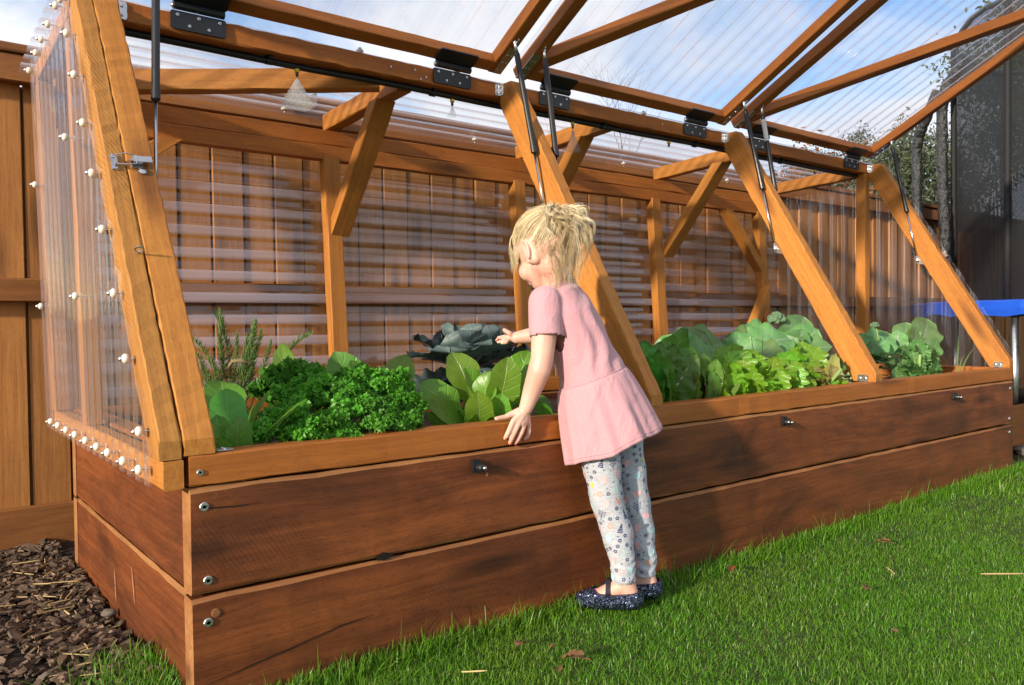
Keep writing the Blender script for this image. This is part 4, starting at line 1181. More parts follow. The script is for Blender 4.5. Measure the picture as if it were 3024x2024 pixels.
hero('leaf', LM_let[0], pl, b + Vector((-.02, 0, 0)), (0.6900,0.0030,0.4740), (-.2, -.4, .9), 0.198)
rosette(pl, LM_let, b, 20, 0.5, 0.85, 12, 65, 12)
b2 = Vector((0.66, 0.155, SZ)); rosette(pl, LM_let, b2, 11, 0.45, 0.7, 20, 75, 17)
b = Vector((0.99, 0.17, SZ))
pl = tag(empty('leaf_vegetable', b), 'small dark green leafy plant in the shade behind the waist of the child', 'vegetable')
rosette(pl, LM_letd, b, 13, 0.5, 0.8, 25, 70, 15)

# ---- red cabbage
b = Vector((0.8940,0.4040,0.5650)); b.z = 0.565
pl = tag(empty('red_cabbage', b), 'large red cabbage with wide waxy purple grey outer leaves beside the reaching hand', 'cabbage')
LMc = [leaf_mesh('outer_leaf', 0.15, 0.155, [M_cabbage, M_cabbage_in], 0.12, 0.10, 0.5, 0.055, 4, 0.42, 0, 31 + k, 17, 19, 0.006, 0.004, 1.15, 0.06) for k in range(3)]
LMm = [leaf_mesh('outer_leaf', 0.12, 0.135, [M_cabbage, M_cabbage_in], 0.08, 0.15, -0.3, 0.05, 4, 0.42, 0, 35 + k, 17, 17, 0.006, 0.004, 1.15, 0.12) for k in range(2)]
LMi = [leaf_mesh('inner_leaf', 0.085, 0.11, [M_cabbage_in, M_cabbage_in], 0.05, 0.30, -1.3, 0.02, 4, 0.42, 0, 41 + k, 15, 15, 0.005, 0.006, 0.72, 0.16) for k in range(2)]
stem = MB(); stem.tube([(b.x, b.y, 0.35), (b.x, b.y, b.z + 0.01)], 0.016, 8); stem.build('stalk', [M_stalk_w], pl)
rosette(pl, LMc, b - Vector((0, 0, 0.02)), 7, 1.0, 1.1, -22, -4, 130, 'outer_leaf', jit=0.2)
rosette(pl, LMc, b, 9, 1.1, 1.1, 14, 32, 131, 'outer_leaf', jit=0.12)
rosette(pl, LMm, b + Vector((0, 0, 0.008)), 8, 1.1, 1.0, 34, 54, 132, 'outer_leaf', jit=0.12)
rosette(pl, LMi, b + Vector((0, 0, 0.015)), 9, 0.95, 0.8, 52, 84, 133, 'inner_leaf', jit=0.1)

# ---- curly parsley
def sphere_(r2):
    v = r2.normal(0, 1, 3); return v / np.linalg.norm(v) * (0.55 + 0.45 * r2.random())
def frond_mesh(seed, h=0.17, rad=0.036, n=420):
    r2 = np.random.default_rng(seed)
    mb = MB()
    mb.tube([(0, 0, 0), (0.004, h * .4, 0.002), (0, h * .62, 0)], [0.0028, 0.0024, 0.002], 6, 1)
    heads = []
    for k in range(7):
        a = 2 * math.pi * k / 7 + r2.normal(0, .2); rr = rad * (0.75 if k else 0.1)
        e = (rr * math.cos(a), h * (0.88 + 0.10 * r2.random()), rr * math.sin(a)); heads.append(e)
        mb.tube([(0, h * .62, 0), (e[0] * .6, h * .78, e[2] * .6), e], [0.002, 0.0014, 0.001], 5, 1)
    V, F = [], []
    for i in range(n):
        c = np.array(heads[i % 7]) + np.clip(r2.normal(0, 1, 3), -1.6, 1.6) * np.array([rad * .30, rad * .20, rad * .30]) * 0 + np.array(sphere_(r2)) * np.array([rad * .46, rad * .36, rad * .46])
        # a small frilled piece: three folded facets
        u = r2.normal(0, 1, 3); u /= np.linalg.norm(u); w = np.cross(u, r2.normal(0, 1, 3)); w /= np.linalg.norm(w); nn = np.cross(u, w)
        s = 0.0050 * (0.6 + 0.8 * r2.random())
        k = len(V)
        V += [c - u * s, c - u * s * .2 + w * s + nn * s * .5, c + u * s * .3 - w * s * .2, c + u * s * 1.1 + w * s * .7 + nn * s * .6, c + u * s * .4 - w * s * 1.1 + nn * s * .6]
        F += [(k, k + 1, k + 2), (k + 2, k + 1, k + 3), (k, k + 2, k + 4), (k + 4, k + 2, k + 3)]
    mb.add(V, F, 0)
    return mesh('frond', mb.v, mb.f, [M_parsley, M_stalk], midx=mb.m)
FR = [frond_mesh(51 + k) for k in range(4)]
def put_frond(pl, base, tip, k, twist=0.0):
    b_, t_ = Vector(base), Vector(tip); d = t_ - b_
    u = Vector((math.cos(twist), math.sin(twist), 0.1))
    return put_leaf('frond', FR[k % 4], pl, b_, d, u, d.length / 0.168)
b = Vector((0.42, 0.18, SZ))
pl = tag(empty('parsley', b), 'dense curly parsley bush behind the front rail between two lettuces', 'herb')
r2 = np.random.default_rng(77)
for i, (tx, ty, dd) in enumerate(((690,760,1.86),(790,740,1.90),(860,770,1.9),(960,830,1.84),(1050,820,1.84),(1130,850,1.83),(1180,880,1.86),(1270,800,1.9),(1360,790,1.92),(1450,770,1.95),(1540,800,1.95),(1600,860,1.95),
        (1250,880,1.85),(1330,920,1.82),(1420,860,1.88),(1500,900,1.9),(1580,950,1.9),(740,880,1.80),(830,910,1.78),(690,940,1.78),(900,980,1.76),(980,930,1.8),(620,830,1.84),(1090,920,1.8),
        (1650,930,1.92),(1700,1000,1.88),(1600,1010,1.84),(1480,1000,1.8),(1380,980,1.78),(1230,1000,1.76),(760,1060,1.68),(650,1120,1.66),(880,1090,1.68),(1000,1060,1.7),(1110,1090,1.7),(740,1180,1.64),(840,1190,1.64),
        (960,1200,1.65),(1560,1090,1.78),(1650,1150,1.76),(1450,1150,1.72),(1330,1190,1.70),(1230,1250,1.68),(560,1170,1.63),(520,1240,1.62),(1100,1220,1.67))):
    pass
PARS = [(0.2950,0.3150,0.5890),(0.3350,0.3340,0.5930),(0.3510,0.3210,0.5840),(0.3500,0.2460,0.5690),(0.3710,0.2290,0.5710),(0.3850,0.2050,0.5630),(0.4100,0.2240,0.5510),(0.4510,0.2430,0.5730),(0.4820,0.2440,0.5740),(0.5190,0.2540,0.5780),(0.5410,0.2370,0.5690),(0.5530,0.2270,0.5460),
  (0.4220,0.2010,0.5520),(0.4270,0.1590,0.5420),(0.4770,0.1970,0.5550),(0.5060,0.2000,0.5410),(0.5220,0.1860,0.5220),(0.2830,0.2470,0.5570),(0.2950,0.2120,0.5500),(0.2630,0.2370,0.5420),(0.3020,0.1800,0.5310),(0.3370,0.2040,0.5420),(0.2730,0.3060,0.5670),(0.3630,0.1840,0.5450),
  (0.5420,0.1710,0.5280),(0.5480,0.1410,0.5240),(0.4990,0.1280,0.5100),(0.4510,0.1140,0.5170),(0.4190,0.1140,0.5250),(0.3760,0.1230,0.5220),(0.2390,0.1280,0.5170),(0.2070,0.1270,0.5030),(0.2640,0.1080,0.5090),(0.2990,0.1070,0.5140),(0.3220,0.0880,0.5060),(0.2180,0.0930,0.4890),
  (0.2390,0.0760,0.4870),(0.2680,0.0660,0.4820),(0.4590,0.0820,0.4960),(0.4690,0.0490,0.4800),(0.4050,0.0480,0.4860),(0.3690,0.0500,0.4770),(0.3380,0.0490,0.4670),(0.1770,0.1120,0.4890),(0.3060,0.0610,0.4770),(0.5010,0.0750,0.4900)]
for i, tpt in enumerate(PARS):
    if i in (19, 20, 24, 32, 33, 35, 41): continue
    tpt = Vector(tpt)
    base = Vector((b.x + (tpt.x - b.x) * 0.55 + r2.normal(0, .02), b.y + (tpt.y - b.y) * 0.5 + r2.normal(0, .02), SZ - 0.01))
    base.y = max(base.y, 0.075)
    if tpt.z - base.z < 0.05: base.z = tpt.z - 0.06
    put_frond(pl, base, tpt, i, r2.random() * 6)
for i in range(12):                       # inner growth 
    x, y = b.x + r2.normal(0, .13), b.y + 0.05 + abs(r2.normal(0, .07))
    put_frond(pl, (x, y, SZ - .01), (x + r2.normal(0, .03), y + r2.normal(0, .03), SZ + 0.07 + 0.05 * r2.random()), i, r2.random() * 6)

# ---- rosemary
def sprig_mesh(seed, h=0.2, n=120):
    r2 = np.random.default_rng(seed)
    mb = MB()
    pts = [Vector((0, 0, 0))]; d = Vector((0, 1, 0))
    for i in range(6):
        d = (d + Vector((r2.normal(0, .10), 0, r2.normal(0, .10)))).normalized(); pts.append(pts[-1] + d * h / 6)
    mb.tube(pts, [0.0022 - 0.0002 * i for i in range(7)], 6, 1)
    V, F = [], []
    for i in range(n):
        t = (0.18 + 0.82 * i / n) * 6; k = min(5, int(t)); c = pts[k].lerp(pts[k + 1], t - k)
        a = i * 2.4; side = Vector((math.cos(a), 0, math.sin(a)))
        L = 0.020 * (0.7 + 0.5 * r2.random()) * (1 if i < n * .9 else 0.6)
        dr = (side * (0.85 - 0.5 * i / n) + Vector((0, 0.55 + .5 * i / n, 0))).normalized()
        w = dr.cross(side).normalized() * 0.0017
        k = len(V); m = c + dr * L * .5 + side * 0.0012
        V += [c - w * .6, c + w * .6, m + w, m - w, c + dr * L]
        F += [(k, k + 1, k + 2, k + 3), (k + 3, k + 2, k + 4)]
    mb.add(V, F, 0)
    return mesh('sprig', mb.v, mb.f, [M_rosem, M_rstem], midx=mb.m)
SPR = [sprig_mesh(61 + k) for k in range(4)]
b = Vector((0.26, 0.66, SZ))
pl = tag(empty('rosemary', b), 'spiky rosemary bush with needle leaves at the back left behind the broad leaves', 'herb')
def put_sprig(base, tip, k):
    b_, t_ = Vector(base), Vector(tip); d = t_ - b_
    return put_leaf('sprig', SPR[k % 4], pl, b_, d, Vector((.3, -1, .2)), d.length / 0.2)
r2 = np.random.default_rng(5)
ROS = [(0.3290,0.7240,0.7380),(0.3740,0.7140,0.7330),(0.4600,0.6470,0.7100),(0.3750,0.6360,0.7000),(0.3960,0.6190,0.6710),(0.2920,0.7000,0.6840),(0.2490,0.6560,0.6260),(0.2200,0.6270,0.6040),(0.2060,0.5610,0.5710),(0.2680,0.6410,0.6330),(0.3100,0.6340,0.6450),(0.3320,0.5910,0.6320),(0.3610,0.5940,0.6240),
       (0.2800,0.5680,0.6010),(0.3060,0.5470,0.5940),(0.3400,0.5590,0.5980),(0.2170,0.5270,0.5660),(0.2490,0.5270,0.5610),(0.3020,0.5110,0.5750),(0.3290,0.6580,0.6660),(0.3020,0.6800,0.6730),(0.4370,0.6380,0.6710),(0.1900,0.5220,0.5510),(0.4000,0.6020,0.6440),(0.3730,0.6620,0.6650)]
for i, tpt in enumerate(ROS):
    tpt = Vector(tpt)
    base = Vector((b.x + (tpt.x - b.x) * 0.45 + r2.normal(0, .02), b.y + (tpt.y - b.y) * 0.4 + r2.normal(0, .02), SZ + max(0.0, (tpt.z - SZ) * 0.35)))
    put_sprig(base, tpt, i)
for i in range(34):
    a = r2.random() * 6.28; rr = 0.12 * math.sqrt(r2.random())
    x, y = b.x + rr * math.cos(a) * 1.1, b.y + rr * math.sin(a)
    put_sprig((x, y, SZ + 0.02 * r2.random()), (x + r2.normal(0, .05), y + r2.normal(0, .05), SZ + 0.10 + 0.09 * r2.random()), i)
mb = MB(); mb.tube([(0.2610,0.5570,0.5870), (0.2640,0.5420,0.6020), (0.2800,0.5300,0.6050), (0.2990,0.5280,0.5960)], 0.005, 8); mb.build('dry_twig', [M_rstem], pl, smooth=True)

# ---- chard
b = Vector((1.42, 0.15, SZ))
pl = tag(empty('chard', b), 'dark glossy chard with crinkled leaves just right of the pink dress', 'vegetable')
LMch = [leaf_mesh('leaf', 0.13, 0.085, [M_chard, M_stalk_w], 0.5, 0.15, 0.5, 0.05, 4, 0.55, 0, 71 + k, 11, 17, 0.005, 0.05) for k in range(3)]
Lch = 0.195
for i, (tip, face) in enumerate((((1.3420,0.1340,0.6330), (-.6, -.7, .4)), ((1.4100,0.1310,0.6280), (-.3, -.6, .7)), ((1.3430,0.0810,0.5980), (-.5, -.8, .3)), ((1.4410,0.1070,0.6180), (-.7, -.6, .2)), ((1.5080,0.1050,0.6200), (-.5, -.8, .3)), ((1.2900,0.0710,0.5770), (-.8, -.4, .4)),
        ((1.5790,0.2030,0.6650), (.3, .9, .2)), ((1.3550,-0.0060,0.5590), (.2, -.7, .7)), ((1.3160,-0.0520,0.5180), (-.2, -.6, .8)), ((1.4900,0.0670,0.5930), (-.8, -.5, .1)))):
    hero('leaf', LMch[i % 3], pl, b + Vector((r2.normal(0, .02), r2.normal(0.02, .02), 0)), tip, face, Lch)
rosette(pl, LMch, b, 10, 0.55, 0.85, 35, 75, 41)
# ---- beetroot tops
b = Vector((1.62, 0.16, SZ))
pl = tag(empty('beetroot', b), 'beetroot plant with thin dark red stems between the chard and the celery', 'vegetable')
LMb = [leaf_mesh('leaf', 0.08, 0.05, [M_beet, M_stalk_r], 0.9, 0.15, 0.6, 0.05, 4, 0.55, 0, 81 + k, 9, 11, 0.0032, 0.03) for k in range(2)]
for i, (tip, face) in enumerate((((1.5150,0.0730,0.5740), (-.5, -.8, .3)), ((1.5620,0.0870,0.5910), (-.3, -.8, .5)), ((1.5720,0.0530,0.5660), (-.5, -.7, .4)), ((1.5870,0.0420,0.5540), (-.2, -.7, .6)), ((1.4640,0.0350,0.5290), (-.8, -.5, .4)), ((1.5270,0.0370,0.5440), (-.4, -.8, .3)), ((1.5560,0.0150,0.5350), (-.1, -.6, .8)), ((1.6930,0.0340,0.5180), (-.6, -.7, .2)))):
    hero('leaf', LMb[i % 2], pl, b + Vector((r2.normal(0, .025), r2.normal(0, .02), 0)), tip, face, 0.152)
# ---- celery
LMl = [leaf_mesh('leaflet', 0.075, 0.085, [M_celery, M_stalk], 0.7, 0.12, 0.5, 0.05, 5, 0.4, 3, 91 + k, 11, 17, 0.003, 0.015) for k in range(4)]
b = Vector((1.98, 0.20, SZ))
pl = tag(empty('celery', b), 'bright yellow green celery with jagged leaves filling the bed left of the third post', 'vegetable')
CEL = [(1.7870,0.1650,0.5850),(1.8420,0.1730,0.5870),(1.8780,0.1710,0.5890),(1.8960,0.1560,0.5750),(1.7260,0.1360,0.5510),(1.7470,0.1190,0.5440),(1.8010,0.1280,0.5550),(1.8050,0.0990,0.5460),(1.8990,0.2570,0.6040),(1.8650,0.2570,0.5950),(1.8630,0.1050,0.5400),(1.9490,0.1400,0.5600),(1.9530,0.1110,0.5570),
       (2.0070,0.1200,0.5620),(2.0050,0.0950,0.5380),(2.0630,0.1010,0.5460),(2.1890,0.1560,0.5980),(2.2520,0.1590,0.6040),(2.2510,0.1340,0.5890),(2.1610,0.1270,0.5700),(2.1860,0.1070,0.5560),(1.9800,0.0630,0.5200),(2.0380,0.0690,0.5270),(1.9180,0.0610,0.5190),(1.8920,0.0820,0.5260),
       (1.7790,0.0430,0.5000),(1.8220,0.0350,0.5050),(1.8650,0.0260,0.5000),(1.7360,-0.0010,0.4790),(1.7790,-0.0090,0.4770),(1.8750,0.0180,0.4870),(1.6550,0.0630,0.5190),(1.7110,0.0700,0.5220),(1.7640,0.0550,0.5170),(1.9570,0.0300,0.4750),(2.1060,0.0660,0.4890),(2.1650,0.0710,0.4970),(2.1230,0.0270,0.4760),(2.2250,0.0480,0.4690),(2.0800,0.0350,0.4750),
       (1.6160,0.0420,0.4750),(1.6570,0.0350,0.4730),(2.1200,0.1330,0.5750),(2.0830,0.1370,0.5730),(2.1200,0.0820,0.5300),(2.2360,0.0660,0.4830)]
for i, tpt in enumerate(CEL):
    tpt = Vector(tpt); base = Vector((b.x + (tpt.x - b.x) * 0.75, b.y + (tpt.y - b.y) * 0.5, SZ + max(0.0, (tpt.z - SZ) * 0.3 - 0.02)))
    out = Vector((tpt.x - base.x, tpt.y - base.y, 0)) + Vector((-0.03, -0.05, 0))
    hero('leaflet', LMl[i % 4], pl, base, tpt, Vector((-.35 + r2.normal(0, .25), -.6 + r2.normal(0, .25), .75)), 0.127, 1.0 if (tpt - base).length > 0.09 else 1.15)
for i in range(40):
    x, y = b.x + r2.uniform(-.35, .38), b.y + r2.uniform(-.08, .22)
    hero('leaflet', LMl[i % 4], pl, (x, y, SZ - .01), (x + r2.normal(0, .04), y + r2.normal(-.03, .04), SZ + 0.06 + 0.08 * r2.random()), Vector((r2.normal(-.2, .3), r2.normal(-.4, .3), .8)), 0.127)
# ---- wilted plant by the third post
b = Vector((2.27, 0.13, SZ))
pl = tag(empty('wilted_plant', b), 'yellowing wilted plant drooping against the foot of the third slanted post', 'plant')
LMw = [leaf_mesh('leaf', 0.07, 0.03, [M_wilt, M_stalk], 0.8, 0.5, 1.6, 0.12, 4, 0.6, 0, 101 + k, 7, 13, 0.004, 0.06) for k in range(2)]
for i, tip in enumerate(((2.2490,0.0580,0.5730),(2.1700,0.0430,0.5400),(2.1350,0.0450,0.5310),(2.2410,0.0380,0.5410),(2.1600,0.0250,0.5230),(2.1790,0.0100,0.5160),(2.1080,0.0400,0.5180),(2.1950,-0.0030,0.5120))):
    hero('leaf', LMw[i % 2], pl, b + Vector((r2.normal(0, .01), r2.normal(0, .01), 0)), tip, (-.5, -.6, .5), 0.126)
mb = MB(); mb.tube([b, b + Vector((0, 0, 0.05)), (2.2060,0.0140,0.5150)], [0.008, 0.007, 0.005], 8); mb.build('stalk', [M_stalk], pl, smooth=True)

# ---- broccoli along the back, right hand side
LMbr = [leaf_mesh('leaf', 0.15, 0.12, [M_brocc, M_stalk_w], 0.55, 0.14, 1.0, 0.05, 4, 0.45, 0, 111 + k, 13, 17, 0.005, 0.010, 1.1) for k in range(3)]
Lb = 0.232
def brassica(name, base, label, tips, n, seed, meshes, Lt, head=None, cat='vegetable'):
    r2 = np.random.default_rng(seed)
    pl = tag(empty(name, base), label, cat)
    bb = Vector(base)
    mb = MB(); mb.tube([bb, bb + Vector((0.005, 0, 0.08)), bb + Vector((0, 0, 0.15))], [0.012, 0.011, 0.009], 8); mb.build('stalk', [M_stalk], pl, smooth=True)
    for i, (t, f) in enumerate(tips):
        hero('leaf', meshes[i % len(meshes)], pl, bb + Vector((0, 0, 0.03 + 0.02 * (i % 4))), t, f, Lt)
    rosette(pl, meshes, bb + Vector((0, 0, 0.04)), n, 0.6, 0.85, 15, 60, seed)
    return pl
def floret(pl, c, r, seed, mat):
    r2 = np.random.default_rng(seed); mb = MB()
    for i in range(46):
        d = Vector(r2.normal(0, 1, 3)); d.z = abs(d.z) * 0.9; d.normalize()
        mb.lathe(Vector(c) + d * r * 0.75 * r2.random() ** .3, d, [(-r * .2, r * .12), (0, r * .24), (r * .12, r * .22), (r * .2, r * .08)], 7)
    return mb.build('floret', [mat], pl, smooth=True)
M_flor = plain('broccoli_floret', (0.10, 0.19, 0.10), (0.16, 0.25, 0.14), 160.0, 0.7, 1.0, bdist=0.006)
p = brassica('broccoli', (2.28, 0.66, SZ), 'blue green broccoli with broad leaves and a small head behind the celery', [((2.4790,0.5030,0.6580), (-.3, -.85, .4)), ((2.3500,0.4760,0.6310), (-.6, -.6, .5)), ((2.2890,0.3960,0.5920), (-.4, -.7, .6)), ((2.3070,0.3180,0.5850), (-.4, -.7, .6)), ((2.5840,0.4850,0.6690), (0, -.8, .6)), ((2.2380,0.3070,0.5640), (-.2, -.7, .7)), ((2.5180,0.4090,0.6610), (-.2, -.6, .8))], 7, 201, LMbr, Lb)
floret(p, (2.6450,0.5650,0.6830), 0.05, 3, M_flor)
brassica('broccoli', (2.62, 0.62, SZ), 'tall blue green broccoli with a white veined leaf behind the third slanted post', [((2.7670,0.4700,0.7090), (-.4, -.85, .3)), ((2.5760,0.4270,0.6400), (-.5, .3, .8)), ((2.6980,0.3950,0.6500), (-.2, -.7, .6)), ((2.6780,0.3460,0.6130), (.2, -.7, .7)), ((2.5170,0.4090,0.6030), (-.5, -.6, .6)), ((2.6150,0.3960,0.6260), (-.3, -.8, .4))], 8, 202, LMbr, Lb)
brassica('broccoli', (1.86, 0.70, SZ), 'pale misty broccoli at the back of the bed nearest the middle back post', [((2.0110,0.4230,0.6330), (-.4, -.75, .5)), ((2.0880,0.4270,0.6280), (-.1, -.8, .6)), ((2.1480,0.4430,0.6310), (-.3, -.7, .6)), ((1.9010,0.3820,0.6060), (-.6, -.6, .5)), ((1.9520,0.3410,0.5910), (-.3, -.7, .6)), ((2.1390,0.3860,0.6160), (.2, -.7, .7)), ((1.8770,0.3360,0.5860), (-.4, -.5, .7))], 6, 203, LMbr, Lb)
LMk = [leaf_mesh('leaf', 0.10, 0.075, [M_kale, M_stalk], 0.5, 0.2, 0.9, 0.12, 7, 0.5, 0, 121 + k, 13, 21, 0.004, 0.05) for k in range(3)]
p = brassica('cauliflower', (2.98, 0.42, SZ), 'grey green cauliflower plant with one flower stem right of the third post', [((2.9490,0.3260,0.6220), (-.4, -.7, .5)), ((3.1410,0.3030,0.6480), (-.3, -.8, .5)), ((3.0180,0.2710,0.6060), (-.5, -.6, .6)), ((2.9270,0.2390,0.5650), (-.3, -.6, .7)), ((3.0140,0.2100,0.5770), (0, -.7, .7)), ((2.9230,0.2820,0.5930), (-.6, -.5, .6)), ((2.9410,0.2030,0.5360), (-.2, -.6, .8))], 8, 204, LMbr, Lb)
mb = MB(); mb.tube([(2.98, 0.42, SZ + .1), (2.9940,0.2900,0.6060), (2.9870,0.2960,0.6470)], [0.006, 0.004, 0.003], 6); mb.build('flower_stem', [M_stalk], p, smooth=True)
floret(p, (2.9820,0.3010,0.6580), 0.022, 5, M_flor)
brassica('broccoli', (3.28, 0.34, SZ), 'broccoli with one large round veined leaf rising above the kale near the fourth post', [((3.4220,0.2380,0.6990), (-.5, -.75, .35)), ((3.3230,0.3150,0.6850), (-.2, -.4, .9)), ((3.3300,0.2570,0.6460), (-.4, -.8, .4)), ((3.2190,0.3190,0.6320), (-.5, -.6, .6)), ((3.3520,0.1630,0.5840), (.2, -.7, .6))], 5, 205, LMbr, Lb)
b = Vector((3.10, 0.17, SZ))
pl = tag(empty('kale', b), 'frilly green kale with pale thick stem in the front corner left of the last post', 'vegetable')
for i, (tip, f) in enumerate((((3.1340,0.1810,0.6110), (-.4, -.7, .6)), ((3.0370,0.1920,0.5840), (-.5, -.7, .5)), ((3.2010,0.1540,0.5880), (-.2, -.8, .5)), ((3.2140,0.1170,0.5510), (.1, -.8, .5)), ((3.0350,0.1550,0.5490), (-.5, -.7, .5)), ((3.1220,0.1250,0.5320), (-.2, -.7, .6)), ((2.9340,0.1570,0.5240), (-.6, -.5, .6)), ((3.1500,0.0890,0.5030), (.1, -.7, .7)), ((2.8620,0.1350,0.4780), (-.4, -.4, .8)), ((2.9370,0.1020,0.4830), (-.2, -.5, .8)), ((3.0330,0.0780,0.4730), (0, -.5, .8)), ((2.9360,0.1290,0.4960), (-.3, -.6, .7)), ((3.1250,0.1620,0.5820), (-.3, -.8, .5)))):
    hero('leaf', LMk[i % 3], pl, b + Vector((r2.normal(0, .015), r2.normal(0, .015), 0.02)), tip, f, 0.15)
rosette(pl, LMk, b, 12, 0.6, 0.9, 15, 60, 55)
mb = MB(); mb.tube([b, b + Vector((0, 0, .05)), (3.0340,0.1300,0.5350)], [0.009, 0.009, 0.006], 8); mb.build('stalk', [M_stalk], pl, smooth=True)
# small weeds and grass blades standing in the bed
def grass_tuft(base, tips, label, w=0.006):
    b = Vector(base); root = tag(empty('grass_tuft', b), label, 'weed')
    for t in tips:
        t = Vector(t); V, F = [], []
        side = (t - b).cross(fw).normalized()
        for i in range(9):
            f = i / 8; p_ = b.lerp(t, f) + Vector((0, 0, 0.02 * math.sin(f * 3.1))); ww = w * (1 - f ** 2) + 0.0004
            V += [p_ - side * ww / 2, p_ + side * ww / 2]
        F = [(i * 2, i * 2 + 1, i * 2 + 3, i * 2 + 2) for i in range(8)]
        link('blade', mesh('blade', V, F, [M_blade], smooth=True), root)
q = Vector((3.3870,0.1310,0.4550)); q.z = 0.40
grass_tuft(q, [(3.4390,0.1460,0.6060), (3.4960,0.1000,0.5550), (3.3920,0.1040,0.5240)], 'thin grass weed growing alone in the right corner of the bed')
q = Vector((1.7010,0.1810,0.5580)); q.z = 0.37
grass_tuft(q, [(1.7430,0.2530,0.6730), (1.7830,0.2200,0.6110)], 'tall pale grass blades standing behind the beetroot leaves', 0.005)
q = Vector((2.0350,0.2240,0.5580)); q.z = 0.37
grass_tuft(q, [(2.0840,0.3030,0.6590), (2.1240,0.2730,0.6580), (2.2620,0.2270,0.6260)], 'tall grass blades standing in front of the broccoli leaves', 0.006)

# ================================================================ the child
def skin_mat():
    t = NT('child_skin')
    tc = t.n('TexCoord').outputs['Object']
    n = t.noise(tc, 30.0, 4.0); n2 = t.noise(tc, 9.0, 2.0)
    c = t.mix(t.ramp(n2, (0.35, 0.0), (0.68, 1.0)), (0.68, 0.43, 0.34), (0.60, 0.32, 0.25))
    c = t.mix(t.math('MULTIPLY', t.ramp(n, (0.5, 0.0), (0.75, 1.0)), 0.3), c, (0.62, 0.28, 0.22))
    return t.done(t.pbsdf(c, 0.48, t.bump(n, 0.12, 0.0015), **{'Subsurface Weight': 0.15, 'Subsurface Radius': (0.012, 0.005, 0.003), 'Subsurface Scale': 0.6}))
M_skin = skin_mat()
M_lip = plain('lip_skin', (0.62, 0.26, 0.24), (0.66, 0.3, 0.27), 40.0, 0.4, 0.1)
M_nail = plain('red_nail_varnish', (0.55, 0.03, 0.03), (0.6, 0.05, 0.05), 40.0, 0.2, 0.0, 0.6)
M_eye = plain('eye_white', (0.8, 0.8, 0.8), (0.82, 0.8, 0.8), 10.0, 0.15, 0.0, 0.6)
M_iris = plain('blue_iris', (0.06, 0.12, 0.2), (0.1, 0.18, 0.28), 100.0, 0.15, 0.0, 0.6)
def cloth(name, c, c2, sc_=900.0, wr=0.25, mel=0.0):
    t = NT(name)
    tc = t.n('TexCoord').outputs['Object']
    big = t.noise(t.mapping(tc, (1, 1, 0.55)), 16.0, 3.0, 0.5, 0.8)
    fine = t.noise(tc, sc_ * 0.35, 2.0)
    mela = t.noise(t.mapping(tc, (90, 90, 420)), 1.0, 3.0)
    cc = t.mix(t.ramp(fine, (0.3, 0.0), (0.7, 1.0)), c, c2)
    if mel: cc = t.mix(t.math('MULTIPLY', t.ramp(mela, (0.45, 0.0), (0.62, 1.0)), mel), cc, tuple(x * 0.62 for x in c))
    nb = t.bump(big, wr, 0.012); nb = t.bump(fine, 0.12, 0.0006, nb)
    p = t.pbsdf(cc, 0.85, nb, **{'Specular IOR Level': 0.15, 'Sheen Weight': 0.25, 'Sheen Roughness': 0.5})
    return t.done(p)
M_dress = cloth('pink_jersey', (0.49, 0.255, 0.29), (0.545, 0.295, 0.33), wr=0.8)
M_legg = cloth('grey_marl_jersey', (0.40, 0.425, 0.49), (0.48, 0.50, 0.55), wr=0.2, mel=0.5)
def glitter_mat():
    t = NT('navy_glitter')
    tc = t.n('TexCoord').outputs['Object']
    vo = t.n('TexVoronoi'); vo.inputs['Scale'].default_value = 420.0; t.l(tc, vo.inputs['Vector'])
    geo = t.n('NewGeometry')
    sub_ = t.n('VectorMath', operation='SUBTRACT'); t.l(vo.outputs['Color'], sub_.inputs[0]); sub_.inputs[1].default_value = (0.5, 0.5, 0.5)
    scl = t.n('VectorMath', operation='SCALE'); t.l(sub_.outputs[0], scl.inputs[0]); scl.inputs['Scale'].default_value = 1.5
    ad = t.n('VectorMath', operation='ADD'); t.l(geo.outputs['Normal'], ad.inputs[0]); t.l(scl.outputs[0], ad.inputs[1])
    nm = t.n('VectorMath', operation='NORMALIZE'); t.l(ad.outputs[0], nm.inputs[0])
    sp = t.n('SeparateXYZ'); t.l(vo.outputs['Color'], sp.inputs[0])
    c = t.mix(t.ramp(sp.outputs[0], (0.5, 0.0), (0.95, 1.0)), (0.018, 0.025, 0.06), (0.35, 0.42, 0.6))
    return t.done(t.pbsdf(c, 0.22, nm.outputs[0], metal=0.75))
M_glit = glitter_mat()
M_trim = plain('navy_shoe_trim', (0.016, 0.014, 0.03), (0.025, 0.02, 0.04), 60.0, 0.5, 0.2)
def hair_mat():
    t = NT('blonde_hair')
    r = t.n('NewGeometry').outputs['Random Per Island']
    uv = t.n('UVMap'); uv.uv_map = 'UVMap'; sp = t.n('SeparateXYZ'); t.l(uv.outputs[0], sp.inputs[0])
    r = t.math('ADD', t.math('MULTIPLY', r, 0.45), t.math('MULTIPLY', sp.outputs[0], 0.55))
    c = t.ramp(r, (0.1, (0.40, 0.28, 0.13)), (0.4, (0.66, 0.52, 0.29)), (0.7, (0.83, 0.72, 0.49)), (0.95, (0.94, 0.88, 0.72)))
    p = t.pbsdf(c, 0.38, **{'Specular IOR Level': 0.55})
    tl = t.n('BsdfTranslucent'); t.l(c, tl.inputs[0])
    mx = t.n('MixShader'); mx.inputs[0].default_value = 0.2; t.l(p.outputs[0], mx.inputs[1]); t.l(tl.outputs[0], mx.inputs[2])
    return t.done(mx.outputs[0])
M_hair = hair_mat()
M_scalp = plain('blonde_hair_underlayer', (0.40, 0.26, 0.10), (0.52, 0.36, 0.15), 120.0, 0.6, 0.6)

